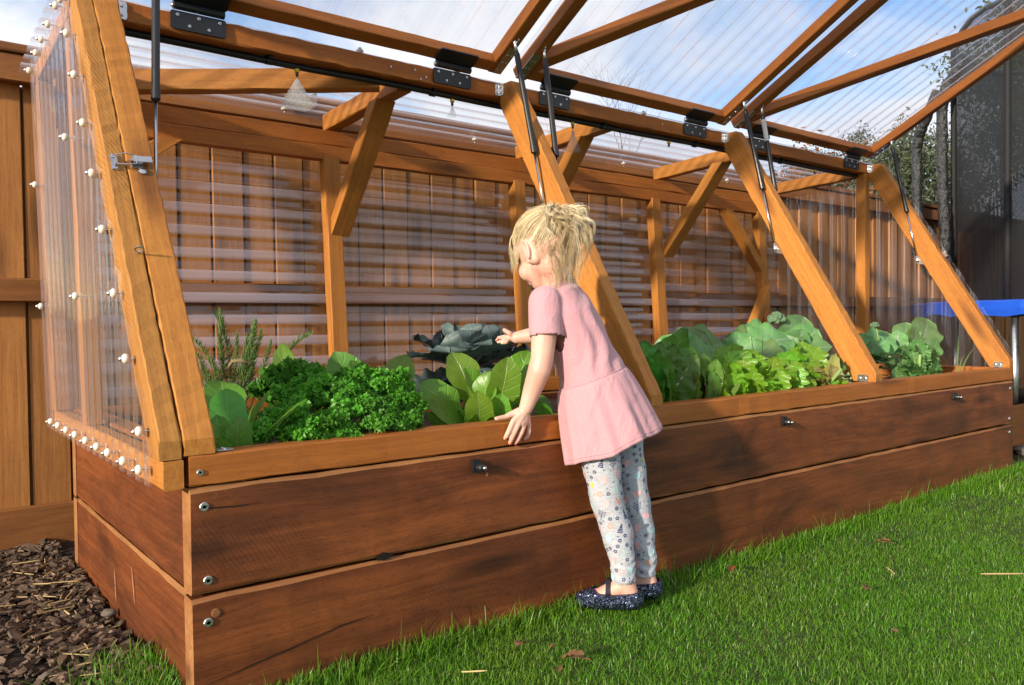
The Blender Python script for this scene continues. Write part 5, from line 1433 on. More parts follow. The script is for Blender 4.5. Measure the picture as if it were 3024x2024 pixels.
person = tag(empty('person', (1.0530,-0.0210,-0.0200)), 'small blonde child in pink dress and patterned leggings leaning over the garden bed', 'person')

class Blob:
    def __init__(s): s.bm = bmesh.new()
    def ball(s, c, r, M=None, seg=16):
        r = (r, r, r) if not isinstance(r, (tuple, list)) else r
        T = Matrix.Translation(c) @ (M.to_4x4() if M is not None else Matrix.Identity(4)) @ Matrix.Diagonal((*r, 1))
        bmesh.ops.create_uvsphere(s.bm, u_segments=seg, v_segments=max(8, seg // 2 + 2), radius=1.0, matrix=T)
    def cap(s, p0, r0, p1, r1, seg=16):
        p0, p1 = Vector(p0), Vector(p1)
        s.ball(p0, r0, None, seg); s.ball(p1, r1, None, seg)
        d = p1 - p0; L = d.length
        if L < 1e-5: return
        M = Matrix.Translation((p0 + p1) / 2) @ d.to_track_quat('Z', 'Y').to_matrix().to_4x4()
        bmesh.ops.create_cone(s.bm, cap_ends=True, segments=seg, radius1=r0, radius2=r1, depth=L, matrix=M)
    def chain(s, pts, seg=16):
        for (a, ra), (b, rb) in zip(pts[:-1], pts[1:]): s.cap(a, ra, b, rb, seg)
    def build(s, name, mats, parent, voxel, smooth=4, extra=None):
        me = bpy.data.meshes.new(name + '_src'); s.bm.to_mesh(me); s.bm.free()
        o = bpy.data.objects.new(name + '_src', me); col.objects.link(o)
        m = o.modifiers.new('r', 'REMESH'); m.mode = 'VOXEL'; m.voxel_size = voxel; m.adaptivity = 0.0
        if smooth:
            m2 = o.modifiers.new('s', 'SMOOTH'); m2.factor = 0.5; m2.iterations = smooth
        dg = bpy.context.evaluated_depsgraph_get(); dg.update()
        out = bpy.data.meshes.new_from_object(o.evaluated_get(dg))
        out.name = name
        bpy.data.objects.remove(o); bpy.data.meshes.remove(me)
        out.materials.clear()
        for mm in mats: out.materials.append(mm)
        out.polygons.foreach_set('use_smooth', np.ones(len(out.polygons), dtype=bool))
        if extra: extra(out)
        return link(name, out, parent)

# body axes seen from behind her left side: ir points to her back-right, fw_h away from the viewer
ir = Vector((rt.x, rt.y, 0)).normalized(); fh = Vector((fw.x, fw.y, 0)).normalized(); UP = Vector((0, 0, 1))

# ---- head frame
hy, hp = R_(54), R_(25)
f0 = (-ir * math.cos(hy) + fh * math.sin(hy)).normalized()
hF = (f0 * math.cos(hp) - UP * math.sin(hp)).normalized()
hL = UP.cross(f0).normalized()
hU = hF.cross(hL).normalized()
hC = Vector((0.8620,0.0270,0.8700))
HM = Matrix((hF, hL, hU)).transposed()
HS = 0.915
def hp_(x, y, z):
    x, y, z = x * HS, y * HS, z * HS
    return hC + hF * x + hL * y + hU * z

B = Blob()
B.ball(hp_(-0.008, 0, 0.022), (0.086, 0.069, 0.077), HM, 24)
B.ball(hp_(0.030, 0, 0.020), (0.052, 0.058, 0.055), HM, 20)
B.ball(hp_(0.036, 0, -0.028), (0.048, 0.050, 0.055), HM, 20)
B.ball(hp_(0.052, 0, -0.074), (0.022, 0.024, 0.018), HM)
B.cap(hp_(0.046, 0.014, -0.074), 0.015, hp_(0.006, 0.036, -0.048), 0.016)
B.cap(hp_(0.046, -0.014, -0.074), 0.015, hp_(0.006, -0.036, -0.048), 0.016)
B.cap(hp_(0.006, 0, -0.030), 0.042, hp_(-0.015, 0, -0.050), 0.040)
for s in (1, -1):
    B.ball(hp_(0.052, s * 0.031, -0.038), (0.026, 0.024, 0.026), HM)
B.cap(hp_(0.083, 0, -0.008), 0.007, hp_(0.098, 0, -0.030), 0.0085)
for s in (1, -1): B.ball(hp_(0.091, s * 0.008, -0.033), 0.006, HM)
B.cap(hp_(0.083, -0.012, -0.052), 0.0055, hp_(0.083, 0.012, -0.052), 0.0055)
B.cap(hp_(0.080, -0.010, -0.060), 0.006, hp_(0.080, 0.010, -0.060), 0.006)
# ears
for s in (1, -1):
    B.ball(hp_(-0.006, s * 0.066, -0.014), (0.0145, 0.0095, 0.0245), HM)
    B.ball(hp_(-0.016, s * 0.064, -0.010), (0.010, 0.0085, 0.020), HM)
    ring = []
    for k in range(11):
        a = R_(-60 + 250 * k / 10)
        ring.append((hp_(-0.010 + 0.0165 * math.cos(a) * -1 * -1, s * (0.070 + 0.006 * (1 - math.cos(a)) * .3), -0.014 + 0.026 * math.sin(a)), 0.0042))
    ring = [(hp_(-0.010 - 0.0150 * math.cos(R_(t)), s * (0.0735 + 0.003 * math.cos(R_(t))), -0.012 + 0.026 * math.sin(R_(t))), 0.0038) for t in range(-70, 171, 24)]
    B.chain(ring, 8)
    B.ball(hp_(-0.003, s * 0.068, -0.040), 0.0055)
    B.cap(hp_(-0.020, s * 0.056, -0.004), 0.014, hp_(-0.014, s * 0.052, -0.038), 0.014)
    B.cap(hp_(-0.010, s * 0.060, -0.030), 0.010, hp_(-0.004, s * 0.060, -0.040), 0.008)
# neck and trunk (the trunk is under the dress)
neck0 = hp_(-0.030, 0, -0.045); neck1 = Vector((0.8860,0.0050,0.7820))
B.cap(neck0, 0.036, neck1, 0.036)
up_ch = Vector((0.8830,-0.0070,0.7400)); chest = Vector((0.9070,-0.0270,0.6790)); waist = Vector((0.9330,-0.0540,0.5750)); pelv = Vector((0.9610,-0.0710,0.4830))
sh_l, sh_r = Vector((0.8050,-0.0410,0.7380)), Vector((0.9330,0.0690,0.7450))
el_l, wr_l = Vector((0.7880,-0.0470,0.6040)), Vector((0.7630,-0.0160,0.4890))
B.chain([(neck1, 0.034), (up_ch, 0.055), (chest, 0.066), (waist, 0.066), (pelv, 0.070)], 20)
B.cap(sh_l, 0.036, sh_r, 0.036)
# left arm
B.chain([(sh_l, 0.034), (Vector((0.7950,-0.0480,0.6650)), 0.0305), (el_l, 0.0265), (Vector((0.7810,-0.0450,0.5780)), 0.0270), (Vector((0.7720,-0.0310,0.5340)), 0.0225), (wr_l, 0.0165)], 18)
# left hand on the rail
kn = [Vector((0.7270,-0.0130,0.4610)), Vector((0.7410,-0.0170,0.4570)), Vector((0.7580,-0.0160,0.4510)), Vector((0.7750,-0.0120,0.4450))]
palm_c = Vector((0.7620,-0.0080,0.4720))
for k_, r_ in zip(kn, (0.0068, 0.0072, 0.0068, 0.0060)):
    B.cap(wr_l + (palm_c - wr_l) * 0.35, 0.0115, k_, r_, 12)
B.cap(palm_c, 0.012, kn[1].lerp(kn[2], .5), 0.0085)
fing = [(kn[0], (0.7140,-0.0140,0.4400), (0.7100,-0.0090,0.4280), (0.7080,-0.0060,0.4220), 0.0066), (kn[1], (0.7270,-0.0170,0.4350), (0.7230,-0.0110,0.4200), (0.7220,-0.0060,0.4100), 0.0068),
        (kn[2], (0.7470,-0.0170,0.4310), (0.7420,-0.0110,0.4160), (0.7380,-0.0060,0.4070), 0.0064), (kn[3], (0.7740,-0.0130,0.4320), (0.7720,-0.0100,0.4200), (0.7670,-0.0060,0.4140), 0.0056)]
for k_, m_, d_, t_, r_ in fing:
    B.chain([(k_, r_ * 1.02), (Vector(m_), r_), (Vector(d_), r_ * 0.92), (Vector(t_), r_ * 0.78)], 10)
th = [(Vector((0.7600,0.0040,0.4790)), 0.0115), (Vector((0.7400,0.0120,0.4730)), 0.0085), (Vector((0.7240,0.0140,0.4680)), 0.0068), (Vector((0.6980,0.0140,0.4670)), 0.0055)]
B.chain(th, 10)
# right arm reaching into the bed
el_r, wr_r = Vector((0.9760,0.1410,0.6610)), Vector((0.9120,0.2030,0.6510))
B.chain([(sh_r, 0.033), (Vector((0.9750,0.1040,0.6930)), 0.029), (el_r, 0.026), (Vector((0.9470,0.1760,0.6570)), 0.0225), (wr_r, 0.0165)], 16)
pr_ = Vector((0.9010,0.2180,0.6500))
B.cap(wr_r, 0.0135, pr_, 0.0125)
for tip, mid, r_ in (((0.8780,0.2420,0.6510), (0.8950,0.2360,0.6540), 0.0058), ((0.8690,0.2360,0.6450), (0.8870,0.2290,0.6460), 0.0062), ((0.8660,0.2260,0.6400), (0.8780,0.2160,0.6410), 0.0058), ((0.8650,0.2080,0.6370), (0.8760,0.2050,0.6380), 0.0052)):
    B.chain([(pr_, 0.0068), (Vector(mid), r_), (Vector(tip), r_ * .8)], 10)
B.chain([(wr_r.lerp(pr_, .4), 0.0085), (Vector((0.8900,0.2070,0.6630)), 0.0072), (Vector((0.8790,0.2160,0.6720)), 0.0055)], 10)
# legs and feet inside leggings and shoes
GZ = LAWN_Z + 0.018
LEG_L = [(Vector((0.9300,-0.0890,0.4660)), 0.058), (Vector((0.9270,-0.0960,0.3690)), 0.0485), (Vector((0.9440,-0.1000,0.2560)), 0.0395), (Vector((0.9680,-0.1090,0.1800)), 0.0385), (Vector((0.9810,-0.1140,0.1040)), 0.0315), (Vector((0.9850,-0.1150,0.0600)), 0.0285)]
LEG_R = [(Vector((1.0310,-0.0600,0.4640)), 0.058), (Vector((1.0370,-0.0680,0.3750)), 0.0480), (Vector((1.0560,-0.0800,0.2490)), 0.0400), (Vector((1.0690,-0.0860,0.1670)), 0.0390), (Vector((1.0770,-0.0940,0.0980)), 0.0320), (Vector((1.0780,-0.0960,0.0530)), 0.0285)]
SHOE = []
for L_, hx, tx in ((LEG_L, (0.9990,-0.1300,0.0330), (0.9180,-0.0230,0.0260)), (LEG_R, (1.0920,-0.1080,0.0310), (1.0150,0.0020,0.0250))):
    B.chain([(p_, r_ - 0.005) for p_, r_ in L_], 16)
    an = L_[-1][0]
    heel = Vector((hx[0], hx[1], GZ + 0.022)); toe = Vector((tx[0], tx[1], GZ + 0.014))
    toe.y = min(toe.y, -0.012)
    d_ = (toe - heel); d_.z = 0; d_.normalize()
    B.cap(an, 0.023, heel + Vector((0, 0, 0.012)) + d_ * 0.006, 0.022)
    B.cap(an - UP * 0.012, 0.022, heel + d_ * 0.075 + Vector((0, 0, 0.008)), 0.019)
    B.cap(heel, 0.021, heel + d_ * 0.09, 0.022)
    B.cap(heel + d_ * 0.09, 0.022, toe - d_ * 0.018, 0.015)
    SHOE.append((heel, toe, d_))
body = B.build('body', [M_skin], person, 0.0026, 4)
# nails, eyes and lips as small pieces of their own
for k_, m_, d_, t_, r_ in fing[:3]:
    d2 = (Vector(t_) - Vector(d_)).normalized()
    mb = MB(); T = Blob(); T.ball(Vector(t_) + d2 * 0.0015 + Vector((0, -r_ * .62, 0.0)), (0.0030, 0.0016, 0.0034), None, 10)
    me = bpy.data.meshes.new('nail'); T.bm.to_mesh(me); T.bm.free(); me.materials.append(M_nail); link('nail', me, body)
T = Blob(); T.ball(Vector((0.8630,0.2260,0.6470)), (0.004, 0.0045, 0.0042), None, 10)
me = bpy.data.meshes.new('nail'); T.bm.to_mesh(me); T.bm.free(); me.materials.append(M_nail); link('nail', me, body)
for s in (1, -1):
    T = Blob(); T.ball(hp_(0.060, s * 0.025, -0.004), 0.0105, HM, 16)
    me = bpy.data.meshes.new('eye'); T.bm.to_mesh(me); T.bm.free(); me.materials.append(M_eye)
    e_ = link('eye', me, body)
    T = Blob(); T.ball(hp_(0.0675, s * 0.026, -0.006), (0.0045, 0.0045, 0.0045), HM, 12)
    me = bpy.data.meshes.new('iris'); T.bm.to_mesh(me); T.bm.free(); me.materials.append(M_iris); link('iris', me, body)

# ---- dress: bodice with short sleeves
D = Blob()
lat = (sh_r - sh_l).normalized()
def oval(c, ax1, r1, ax2, r2, r3):
    x = Vector(ax1).normalized(); y = (Vector(ax2) - x * Vector(ax2).dot(x)).normalized(); z = x.cross(y)
    return c, (r1, r2, r3), Matrix((x, y, z)).transposed()
SECT = [(up_ch + Vector((0, 0, 0.010)), 0.086, 0.056), (up_ch.lerp(chest, .55), 0.095, 0.070), (chest.lerp(waist, .15), 0.092, 0.074), (chest.lerp(waist, .6), 0.088, 0.075), (waist, 0.089, 0.079), (waist.lerp(pelv, .3), 0.092, 0.085)]
for i in range(len(SECT) - 1):
    for k in range(7):
        f_ = k / 7.0
        c = SECT[i][0].lerp(SECT[i + 1][0], f_); rl = SECT[i][1] * (1 - f_) + SECT[i + 1][1] * f_; rf = SECT[i][2] * (1 - f_) + SECT[i + 1][2] * f_
        c_, r_, M_ = oval(c, lat, rl, (waist - up_ch).cross(lat), rf, 0.030)
        D.ball(c_, r_, M_, 32)
D.chain([(chest, 0.068), (waist, 0.074)], 24)
D.cap(neck1 - Vector((0, 0, 0.010)), 0.040, up_ch, 0.058)
sl_l = Vector((0.7970,-0.0520,0.6620)); sl_r = Vector((0.9780,0.1050,0.6970))
D.chain([(sh_l, 0.0400), (sh_l.lerp(sl_l, .5), 0.0405), (sl_l, 0.0400)], 24)
D.chain([(sh_r, 0.039), (sl_r, 0.037)], 20)
def cut_sleeves(me):
    bm = bmesh.new(); bm.from_mesh(me)
    for a, b in ((sh_l, sl_l), (sh_r, sl_r)):
        n_ = (b - a).normalized()
        geom = [f for f in bm.faces if (f.calc_center_median() - b).length < 0.075 and (f.calc_center_median() - b).dot(n_) > -0.03]
        # keep only what lies round the arm axis
        geom = [f for f in geom if ((f.calc_center_median() - b) - n_ * (f.calc_center_median() - b).dot(n_)).length < 0.0445]
        kill = [f for f in geom if (f.calc_center_median() - b).dot(n_) > 0.004]
        bmesh.ops.delete(bm, geom=kill, context='FACES')
    # neckline
    n_ = (hC - up_ch).normalized(); q = neck1 + n_ * -0.002
    kill = [f for f in bm.faces if (f.calc_center_median() - q).dot(n_) > 0 and (f.calc_center_median() - q).length < 0.08]
    bmesh.ops.delete(bm, geom=kill, context='FACES')
    # soft folds that run down the back and radiate from the armhole
    bm.normal_update()
    for v in bm.verts:
        p = v.co - chest
        s_ = p.dot(ir); z_ = p.z
        back = max(0.0, min(1.0, (s_ + 0.01) / 0.05))
        f = math.sin((s_ + 0.25 * z_) * 150 + 1.3 * math.sin(z_ * 40)) * 0.0034 * back * max(0, min(1, (0.12 - abs(z_ + 0.02)) / 0.08))
        q = v.co - (sh_l + Vector((0, 0, -0.045)))
        a = math.atan2(q.z, q.dot(ir)); rr = q.length
        f += 0.0010 * math.sin((z_ * 0.7 + s_) * 130 + 2) * math.exp(-((v.co - (sh_l + Vector((0, 0, -0.06)) + ir * 0.035)).length / 0.035) ** 2)
        v.co += v.normal * f
    bm.to_mesh(me); bm.free()
dress = D.build('dress', [M_dress], person, 0.0034, 9, cut_sleeves)
m = dress.modifiers.new('hem', 'SOLIDIFY'); m.thickness = 0.0018; m.offset = -1
# skirt: gathered at the waist seam
wc = Vector((0.9360,-0.0600,0.5550)); w1 = Vector((1.0010,-0.1030,0.5820)) - Vector((0.8700,-0.0150,0.5270)); wa = w1.length / 2; w1.normalize()
hc = Vector((0.9730,-0.0960,0.3900)); h1 = Vector((1.0710,-0.1620,0.4350)) - Vector((0.8750,-0.0370,0.3500)); ha = h1.length / 2; h1.normalize()
NS, NR = 168, 34
V, F = [], []
r2 = np.random.default_rng(14)
phs = r2.random(6) * 6.28
for j in range(NR):
    t = j / (NR - 1)
    te = t ** 0.62
    c = wc.lerp(hc, t)
    e1 = w1.lerp(h1, t).normalized(); e2 = fh
    a = wa * 1.01 + (ha * 0.985 - wa) * te
    b_ = 0.090 + (0.112 - 0.090) * te
    for i in range(NS):
        ph = 2 * math.pi * i / NS
        fold = (0.30 * math.sin(9 * ph + phs[0]) + 0.34 * math.sin(6 * ph + phs[1] + t) + 0.2 * math.sin(13 * ph + phs[2]) + 0.16 * math.sin(21 * ph + phs[3]))
        gath = 0.30 * math.sin(46 * ph + phs[4]) * math.exp(-t * 9) * min(1, t * 14)
        k = 1 + (0.085 * fold) * te + 0.030 * gath
        p = c + e1 * (a * k * math.cos(ph)) + e2 * (b_ * k * math.sin(ph)) + UP * (0.004 * math.sin(5 * ph + 1) * t)
        if p.z < 0.475 and p.y > -0.010: p.y = -0.010 - 0.002 * math.sin(i * 1.0)
        V.append(p)
for j in range(NR - 1):
    for i in range(NS):
        i2 = (i + 1) % NS
        F.append((j * NS + i, (j + 1) * NS + i, (j + 1) * NS + i2, j * NS + i2))
sk = link('skirt', mesh('skirt', V, F, [M_dress], smooth=True), dress)
m = sk.modifiers.new('cloth', 'SOLIDIFY'); m.thickness = 0.0016; m.offset = -1
mb = MB(); P_ = [Vector(V[i]) + (Vector(V[i]) - wc) * 0.004 for i in range(0, NS, 2)]; mb.tube(P_ + [P_[0]], 0.0016, 5); mb.build('waist_seam', [M_dress], dress, smooth=True)

# stitched hem lines
jh = NR - 3
P_ = [Vector(V[jh * NS + i]) + (Vector(V[jh * NS + i]) - wc.lerp(hc, 0.93)).normalized() * 0.0008 for i in range(0, NS, 2)]
mb = MB(); mb.tube(P_ + [P_[0]], 0.0007, 4); mb.build('hem_stitch', [M_dress], dress, smooth=True)

# ---- leggings
Lg = Blob()
for L_ in (LEG_L, LEG_R): Lg.chain(L_, 20)
Lg.cap(LEG_L[0][0], 0.058, LEG_R[0][0], 0.058)
def leg_trim(me):
    bm = bmesh.new(); bm.from_mesh(me); bm.normal_update()
    for L_ in (LEG_L, LEG_R):
        n_ = (L_[-1][0] - L_[-2][0]).normalized(); q = L_[-1][0] + n_ * 0.004
        kill = [f for f in bm.faces if (f.calc_center_median() - q).length < 0.05 and (f.calc_center_median() - q).dot(n_) > 0]
        bmesh.ops.delete(bm, geom=kill, context='FACES')
    for v in bm.verts:
        z = v.co.z
        low = max(0.0, min(1.0, (0.16 - z) / 0.12))
        v.co += v.normal * (0.0016 * low * math.sin(z * 260 + 4 * math.sin(v.co.x * 60)) + 0.0012 * math.sin(z * 90 + v.co.x * 80))
    bm.to_mesh(me); bm.free()
legg = Lg.build('leggings', [M_legg], person, 0.003, 4, leg_trim)
m = legg.modifiers.new('hem', 'SOLIDIFY'); m.thickness = 0.0016; m.offset = -1

# printed motifs: small flat pieces laid on the cloth
M_pnavy = plain('navy_print', (0.03, 0.04, 0.13), (0.05, 0.06, 0.17), 200.0, 0.85, 0.0, 0.1)
M_pcoral = plain('coral_print', (0.72, 0.32, 0.24), (0.76, 0.4, 0.32), 200.0, 0.85, 0.0, 0.1)
M_ppink = plain('pale_pink_print', (0.68, 0.40, 0.42), (0.72, 0.46, 0.47), 200.0, 0.85, 0.0, 0.1)
M_pblue = plain('pale_blue_print', (0.36, 0.55, 0.60), (0.42, 0.6, 0.64), 200.0, 0.85, 0.0, 0.1)
M_pyell = plain('yellow_print', (0.72, 0.52, 0.05), (0.76, 0.58, 0.1), 200.0, 0.85, 0.0, 0.1)
PM = [M_pnavy, M_pcoral, M_ppink, M_pblue, M_pyell]
lbm = bmesh.new(); lbm.from_mesh(legg.data); ltree = BVHTree.FromBMesh(lbm)
pr_b = MB()
def decal(c, n, shapes, s, rot, mi):
    n = Vector(n).normalized(); u = UP.cross(n).normalized(); v = n.cross(u)
    cr, sr = math.cos(rot), math.sin(rot)
    for poly in shapes:
        P = []
        ok = True
        for (x, y) in poly:
            q = c + (u * (x * cr - y * sr) + v * (x * sr + y * cr)) * s
            h = ltree.ray_cast(q + n * 0.03, -n, 0.06)
            if h[0] is None: ok = False; break
            P.append(h[0] + h[1] * 0.0011)
        if ok and len(P) > 2: pr_b.add(P, [tuple(range(len(P)))], mi)
def circ(x, y, r, n=8): return [(x + r * math.cos(2 * math.pi * k / n), y + r * math.sin(2 * math.pi * k / n)) for k in range(n)]
def petal(a, L, w): 
    ca, sa = math.cos(a), math.sin(a); pts = [(0.15 * L, 0), (0.6 * L, w), (L, 0), (0.6 * L, -w)]
    return [(x * ca - y * sa, x * sa + y * ca) for x, y in pts]
FLOWER = [circ(0.62 * math.cos(a), 0.62 * math.sin(a), 0.34, 6) for a in np.linspace(0, 2 * math.pi, 6)[:-1]]
TREE_ = [[(-0.5, -0.8), (0.5, -0.8), (0.43, -0.62), (-0.43, -0.62)], [(-0.38, -0.5), (0.38, -0.5), (0.31, -0.3), (-0.31, -0.3)], [(-0.27, -0.2), (0.27, -0.2), (0.2, 0.05), (-0.2, 0.05)], [(-0.15, 0.15), (0.15, 0.15), (0, 1.0)], [(-0.5, -0.8), (-0.42, -0.8), (0.03, 1.0), (-0.03, 1.0)], [(0.42, -0.8), (0.5, -0.8), (0.03, 1.0), (-0.03, 1.0)]]
LEAF_ = [petal(a, 1.0, 0.34) for a in (0.0,)]
SPRIG = [[(-0.03, -1), (0.03, -1), (0.03, 0.8), (-0.03, 0.8)]] + [[(0, y), (s * 0.45, y + 0.35), (s * 0.42, y + 0.42), (0, y + 0.08)] for y in (-0.5, -0.15, 0.2) for s in (-1, 1)] + [circ(s * 0.45, y + 0.4, 0.09, 5) for y in (-0.5, -0.15, 0.2) for s in (-1, 1)]
TICK = [[(-0.3, 0.3), (0, -0.4), (0.1, -0.4), (-0.15, 0.35)], [(0.0, -0.4), (0.1, -0.4), (0.4, 0.3), (0.28, 0.32)]]
BLOB_ = [[(0.9 * math.cos(a) * (1 + 0.15 * math.sin(3 * a)), 0.7 * math.sin(a) * (1 + 0.12 * math.cos(2 * a))) for a in np.linspace(0, 2 * math.pi, 13)[:-1]]]
DOT = [circ(0, 0, 0.5, 6)]
r2 = np.random.default_rng(99)
placed = []
def try_place(shape, s, mi, mind, tries=1, zr=(0.05, 0.47), fixed=None):
    for _ in range(tries):
        L_ = LEG_L if r2.random() < .55 else LEG_R
        f_ = r2.random() * (len(L_) - 1.01); k = int(f_)
        c = L_[k][0].lerp(L_[k + 1][0], f_ - k)
        a = r2.random() * 2 * math.pi
        d = ir * math.cos(a) + fh * math.sin(a)
        h = ltree.ray_cast(c + d * 0.12, -d, 0.12)
        if h[0] is None: continue
        if any((h[0] - q).length < mind + m_ for q, m_ in placed): continue
        placed.append((h[0].copy(), mind)); decal(h[0], h[1], shape, s, r2.random() * 6.28 if shape not in (TREE_, SPRIG) else r2.normal(0, .25), mi)
for _ in range(1):
    for k in range(5): try_place(BLOB_, 0.012, 3 if k % 2 else 2, 0.017, 30)
    for k in range(9): try_place(TREE_, 0.013, 0 if k % 3 else 3, 0.013, 30)
    for k in range(10): try_place(SPRIG, 0.017, 0, 0.013, 30)
    for k in range(6): try_place(FLOWER, 0.009, 1, 0.011, 30)
    for k in range(4): try_place(BLOB_, 0.007, 4, 0.010, 30)
    for k in range(60): try_place(FLOWER, 0.0052, 0, 0.0065, 30)
    for k in range(36): try_place(LEAF_, 0.009, 0 if k % 3 else 1, 0.006, 30)
    for k in range(40): try_place(TICK, 0.0055, 0, 0.005, 30)
    for k in range(60): try_place(DOT, 0.0035, (0, 0, 1, 2)[k % 4], 0.004, 30)
pr_ob = pr_b.build('printed_pattern', PM, legg); pr_ob['kind'] = 'stuff'
lbm.free()

# ---- shoes
for (heel, toe, d_) in SHOE:
    S = Blob()
    S.cap(heel + Vector((0, 0, 0.004)), 0.0262, heel + d_ * 0.085, 0.0275, 20)
    S.cap(heel + d_ * 0.085, 0.0275, toe - d_ * 0.012, 0.0205, 20)
    S.cap(heel + Vector((0, 0, 0.022)), 0.0245, heel + Vector((0, 0, 0.004)), 0.0262, 20)
    side_ = d_.cross(UP).normalized()
    def open_top(me):
        bm = bmesh.new(); bm.from_mesh(me)
        kill = []
        for f in bm.faces:
            c = f.calc_center_median(); s_ = (c - heel).dot(d_); w_ = abs((c - heel).dot(side_))
            rim = GZ + 0.046 - 0.010 * max(0.0, min(1.0, (s_ + 0.02) / 0.06))
            in_open = s_ < 0.100 - (w_ / 0.026) ** 2 * 0.02
            if in_open and c.z > rim and w_ < 0.035: kill.append(f)
        bmesh.ops.delete(bm, geom=kill, context='FACES')
        for v in bm.verts:
            if v.co.z < GZ: v.co.z = GZ
        bm.to_mesh(me); bm.free()
    sh = S.build('shoe', [M_glit], person, 0.0026, 3, open_top)
    m = sh.modifiers.new('t', 'SOLIDIFY'); m.thickness = 0.002; m.offset = 1
    # dark binding round the opening and the strap over the instep
    bm = bmesh.new(); bm.from_mesh(sh.data)
    ed = [e for e in bm.edges if e.is_boundary]
    mb = MB()
    loop = sorted({v for e in ed for v in e.verts}, key=lambda v: math.atan2((v.co - heel).dot(side_), (v.co - heel).dot(d_) - 0.04))
    pts = [v.co.copy() for v in loop]
    if len(pts) > 12:
        n_ = len(pts)
        sm = [sum((pts[(i + k) % n_] for k in range(-3, 4)), Vector()) / 7 for i in range(0, n_, 3)]
        mb.tube(sm + [sm[0]], 0.0026, 6)
        mb.build('shoe_binding', [M_trim], sh, smooth=True)
    bm.free()
    q = heel + d_ * 0.058
    mb = MB()
    arc = [q + side_ * (0.029 * math.cos(a)) + UP * (0.014 + 0.036 * math.sin(a)) for a in np.linspace(0.0, math.pi, 13)]
    for off in (-0.003, 0.0, 0.003): mb.tube([p + d_ * off for p in arc], 0.0020, 6)
    mb.build('strap', [M_trim], sh, smooth=True)

# ---- hair: a thin under layer plus several thousand strands
def skull(th, ph, r=1.0):
    """point on the head: th from the front round to the back, ph up"""
    x = -0.008 + (0.086 * r + 0.004) * math.cos(ph) * math.cos(th)
    y = (0.069 * r + 0.004) * math.cos(ph) * math.sin(th)
    z = 0.022 + (0.077 * r + 0.004) * math.sin(ph)
    if x > 0.03: x += 0.001
    return Vector((x, y, z))
TIE = Vector((-0.086, 0.0, 0.062))
def to_world(v): return hC + (hF * v.x + hL * v.y + hU * v.z) * HS
Hv, Hf, Huv = [], [], []
CV_ = [0.5]
def strand(pts, r0, r1=None, n=3):
    base = len(Hv); m_ = len(pts); r1 = r0 * 0.35 if r1 is None else r1
    for i, p in enumerate(pts):
        t = (pts[min(i + 1, m_ - 1)] - pts[max(i - 1, 0)])
        if t.length < 1e-7: t = Vector((0, 0, 1))
        t.normalize(); a = t.cross(Vector((0.31, 0.74, 0.59))).normalized(); b = t.cross(a)
        f = i / (m_ - 1); r = r0 + (r1 - r0) * f ** 2
        for k in range(n):
            an = 2 * math.pi * k / n; q = p + (a * math.cos(an) + b * math.sin(an)) * r
            Hv.append((q.x, q.y, q.z)); Huv.append((CV_[0], f))
    for i in range(m_ - 1):
        for k in range(n):
            k2 = (k + 1) % n
            Hf.append((base + i * n + k, base + i * n + k2, base + (i + 1) * n + k2, base + (i + 1) * n + k))
hr = np.random.default_rng(2024)
# swept back to the tie
def in_hair(v):
    th = math.atan2(v.y, v.x + 0.008)
    if v.x > 0.045 and v.z < (0.062 if abs(v.y) < 0.03 else 0.022): return False
    if abs(v.y) > 0.035 and v.x > -0.028 and v.z < 0.012 + 0.2 * max(0, v.x): return False
    if v.z < (-0.016 if v.x > -0.03 else -0.034): return False
    return True
cnt = 0
while cnt < 5200:
    th = hr.uniform(-math.pi, math.pi); ph = math.asin(hr.uniform(-0.55, 1.0))
    v = skull(th, ph)
    if not in_hair(v): continue
    cnt += 1
    CV_[0] = 0.5 + 0.28 * math.sin(ph * 19 + 3 * math.sin(th * 5)) + 0.22 * math.sin(th * 31)
    lift = hr.uniform(0.0, 0.005) + (0.006 * hr.random() if hr.random() < .06 else 0)
    pts = []
    o = Vector((-0.008, 0, 0.022)); a = (v - o); b = (TIE - o)
    an = a.angle(b); 
    if an < 0.08: continue
    nseg = max(4, int(an * 6))
    sway = hr.normal(0, 0.03)
    axis = a.cross(b).normalized()
    for i in range(nseg + 1):
        t = i / nseg
        d = (Matrix.Rotation(an * t, 3, axis) @ a)
        d = d + axis * (sway * math.sin(math.pi * t) * a.length)
        u_ = d.normalized()
        # distance of the skull surface along u_, plus lift
        k = 1 / math.sqrt((u_.x / 0.0895) ** 2 + (u_.y / 0.0725) ** 2 + (u_.z / 0.0805) ** 2)
        p = o + u_ * (k + 0.0012 + lift * (0.4 + math.sin(math.pi * min(1, t * 1.1))) + 0.010 * max(0.0, t - 0.8) * 3)
        pts.append(to_world(p))
    strand(pts, hr.uniform(0.00035, 0.0007), 0.0005)
# fringe falling over the forehead
for i in range(1100):
    CV_[0] = hr.uniform(.35, .9)
    y0 = hr.uniform(-0.056, 0.066); s0 = Vector((0.022 + hr.normal(0, .008), y0 * 0.8, 0.096 - 6 * y0 * y0 + hr.normal(0, .002)))
    end = Vector((0.082 - 7.5 * y0 * y0 + hr.normal(0, .003), y0 * 1.12 + hr.normal(0, .004), 0.012 + hr.normal(0, .008) - 0.010 * (abs(y0) / .05)))
    c1 = Vector((0.066 - 5 * y0 * y0, y0, 0.084 - 4 * y0 * y0)); c2 = Vector((0.088 - 6.8 * y0 * y0 - 0.003 * hr.random(), y0 * 1.1, 0.040))
    pts = []
    for k in range(8):
        t = k / 7
        p = s0 * (1 - t) ** 3 + c1 * 3 * t * (1 - t) ** 2 + c2 * 3 * t * t * (1 - t) + end * t ** 3
        pts.append(to_world(p))
    strand(pts, hr.uniform(0.0004, 0.0008))
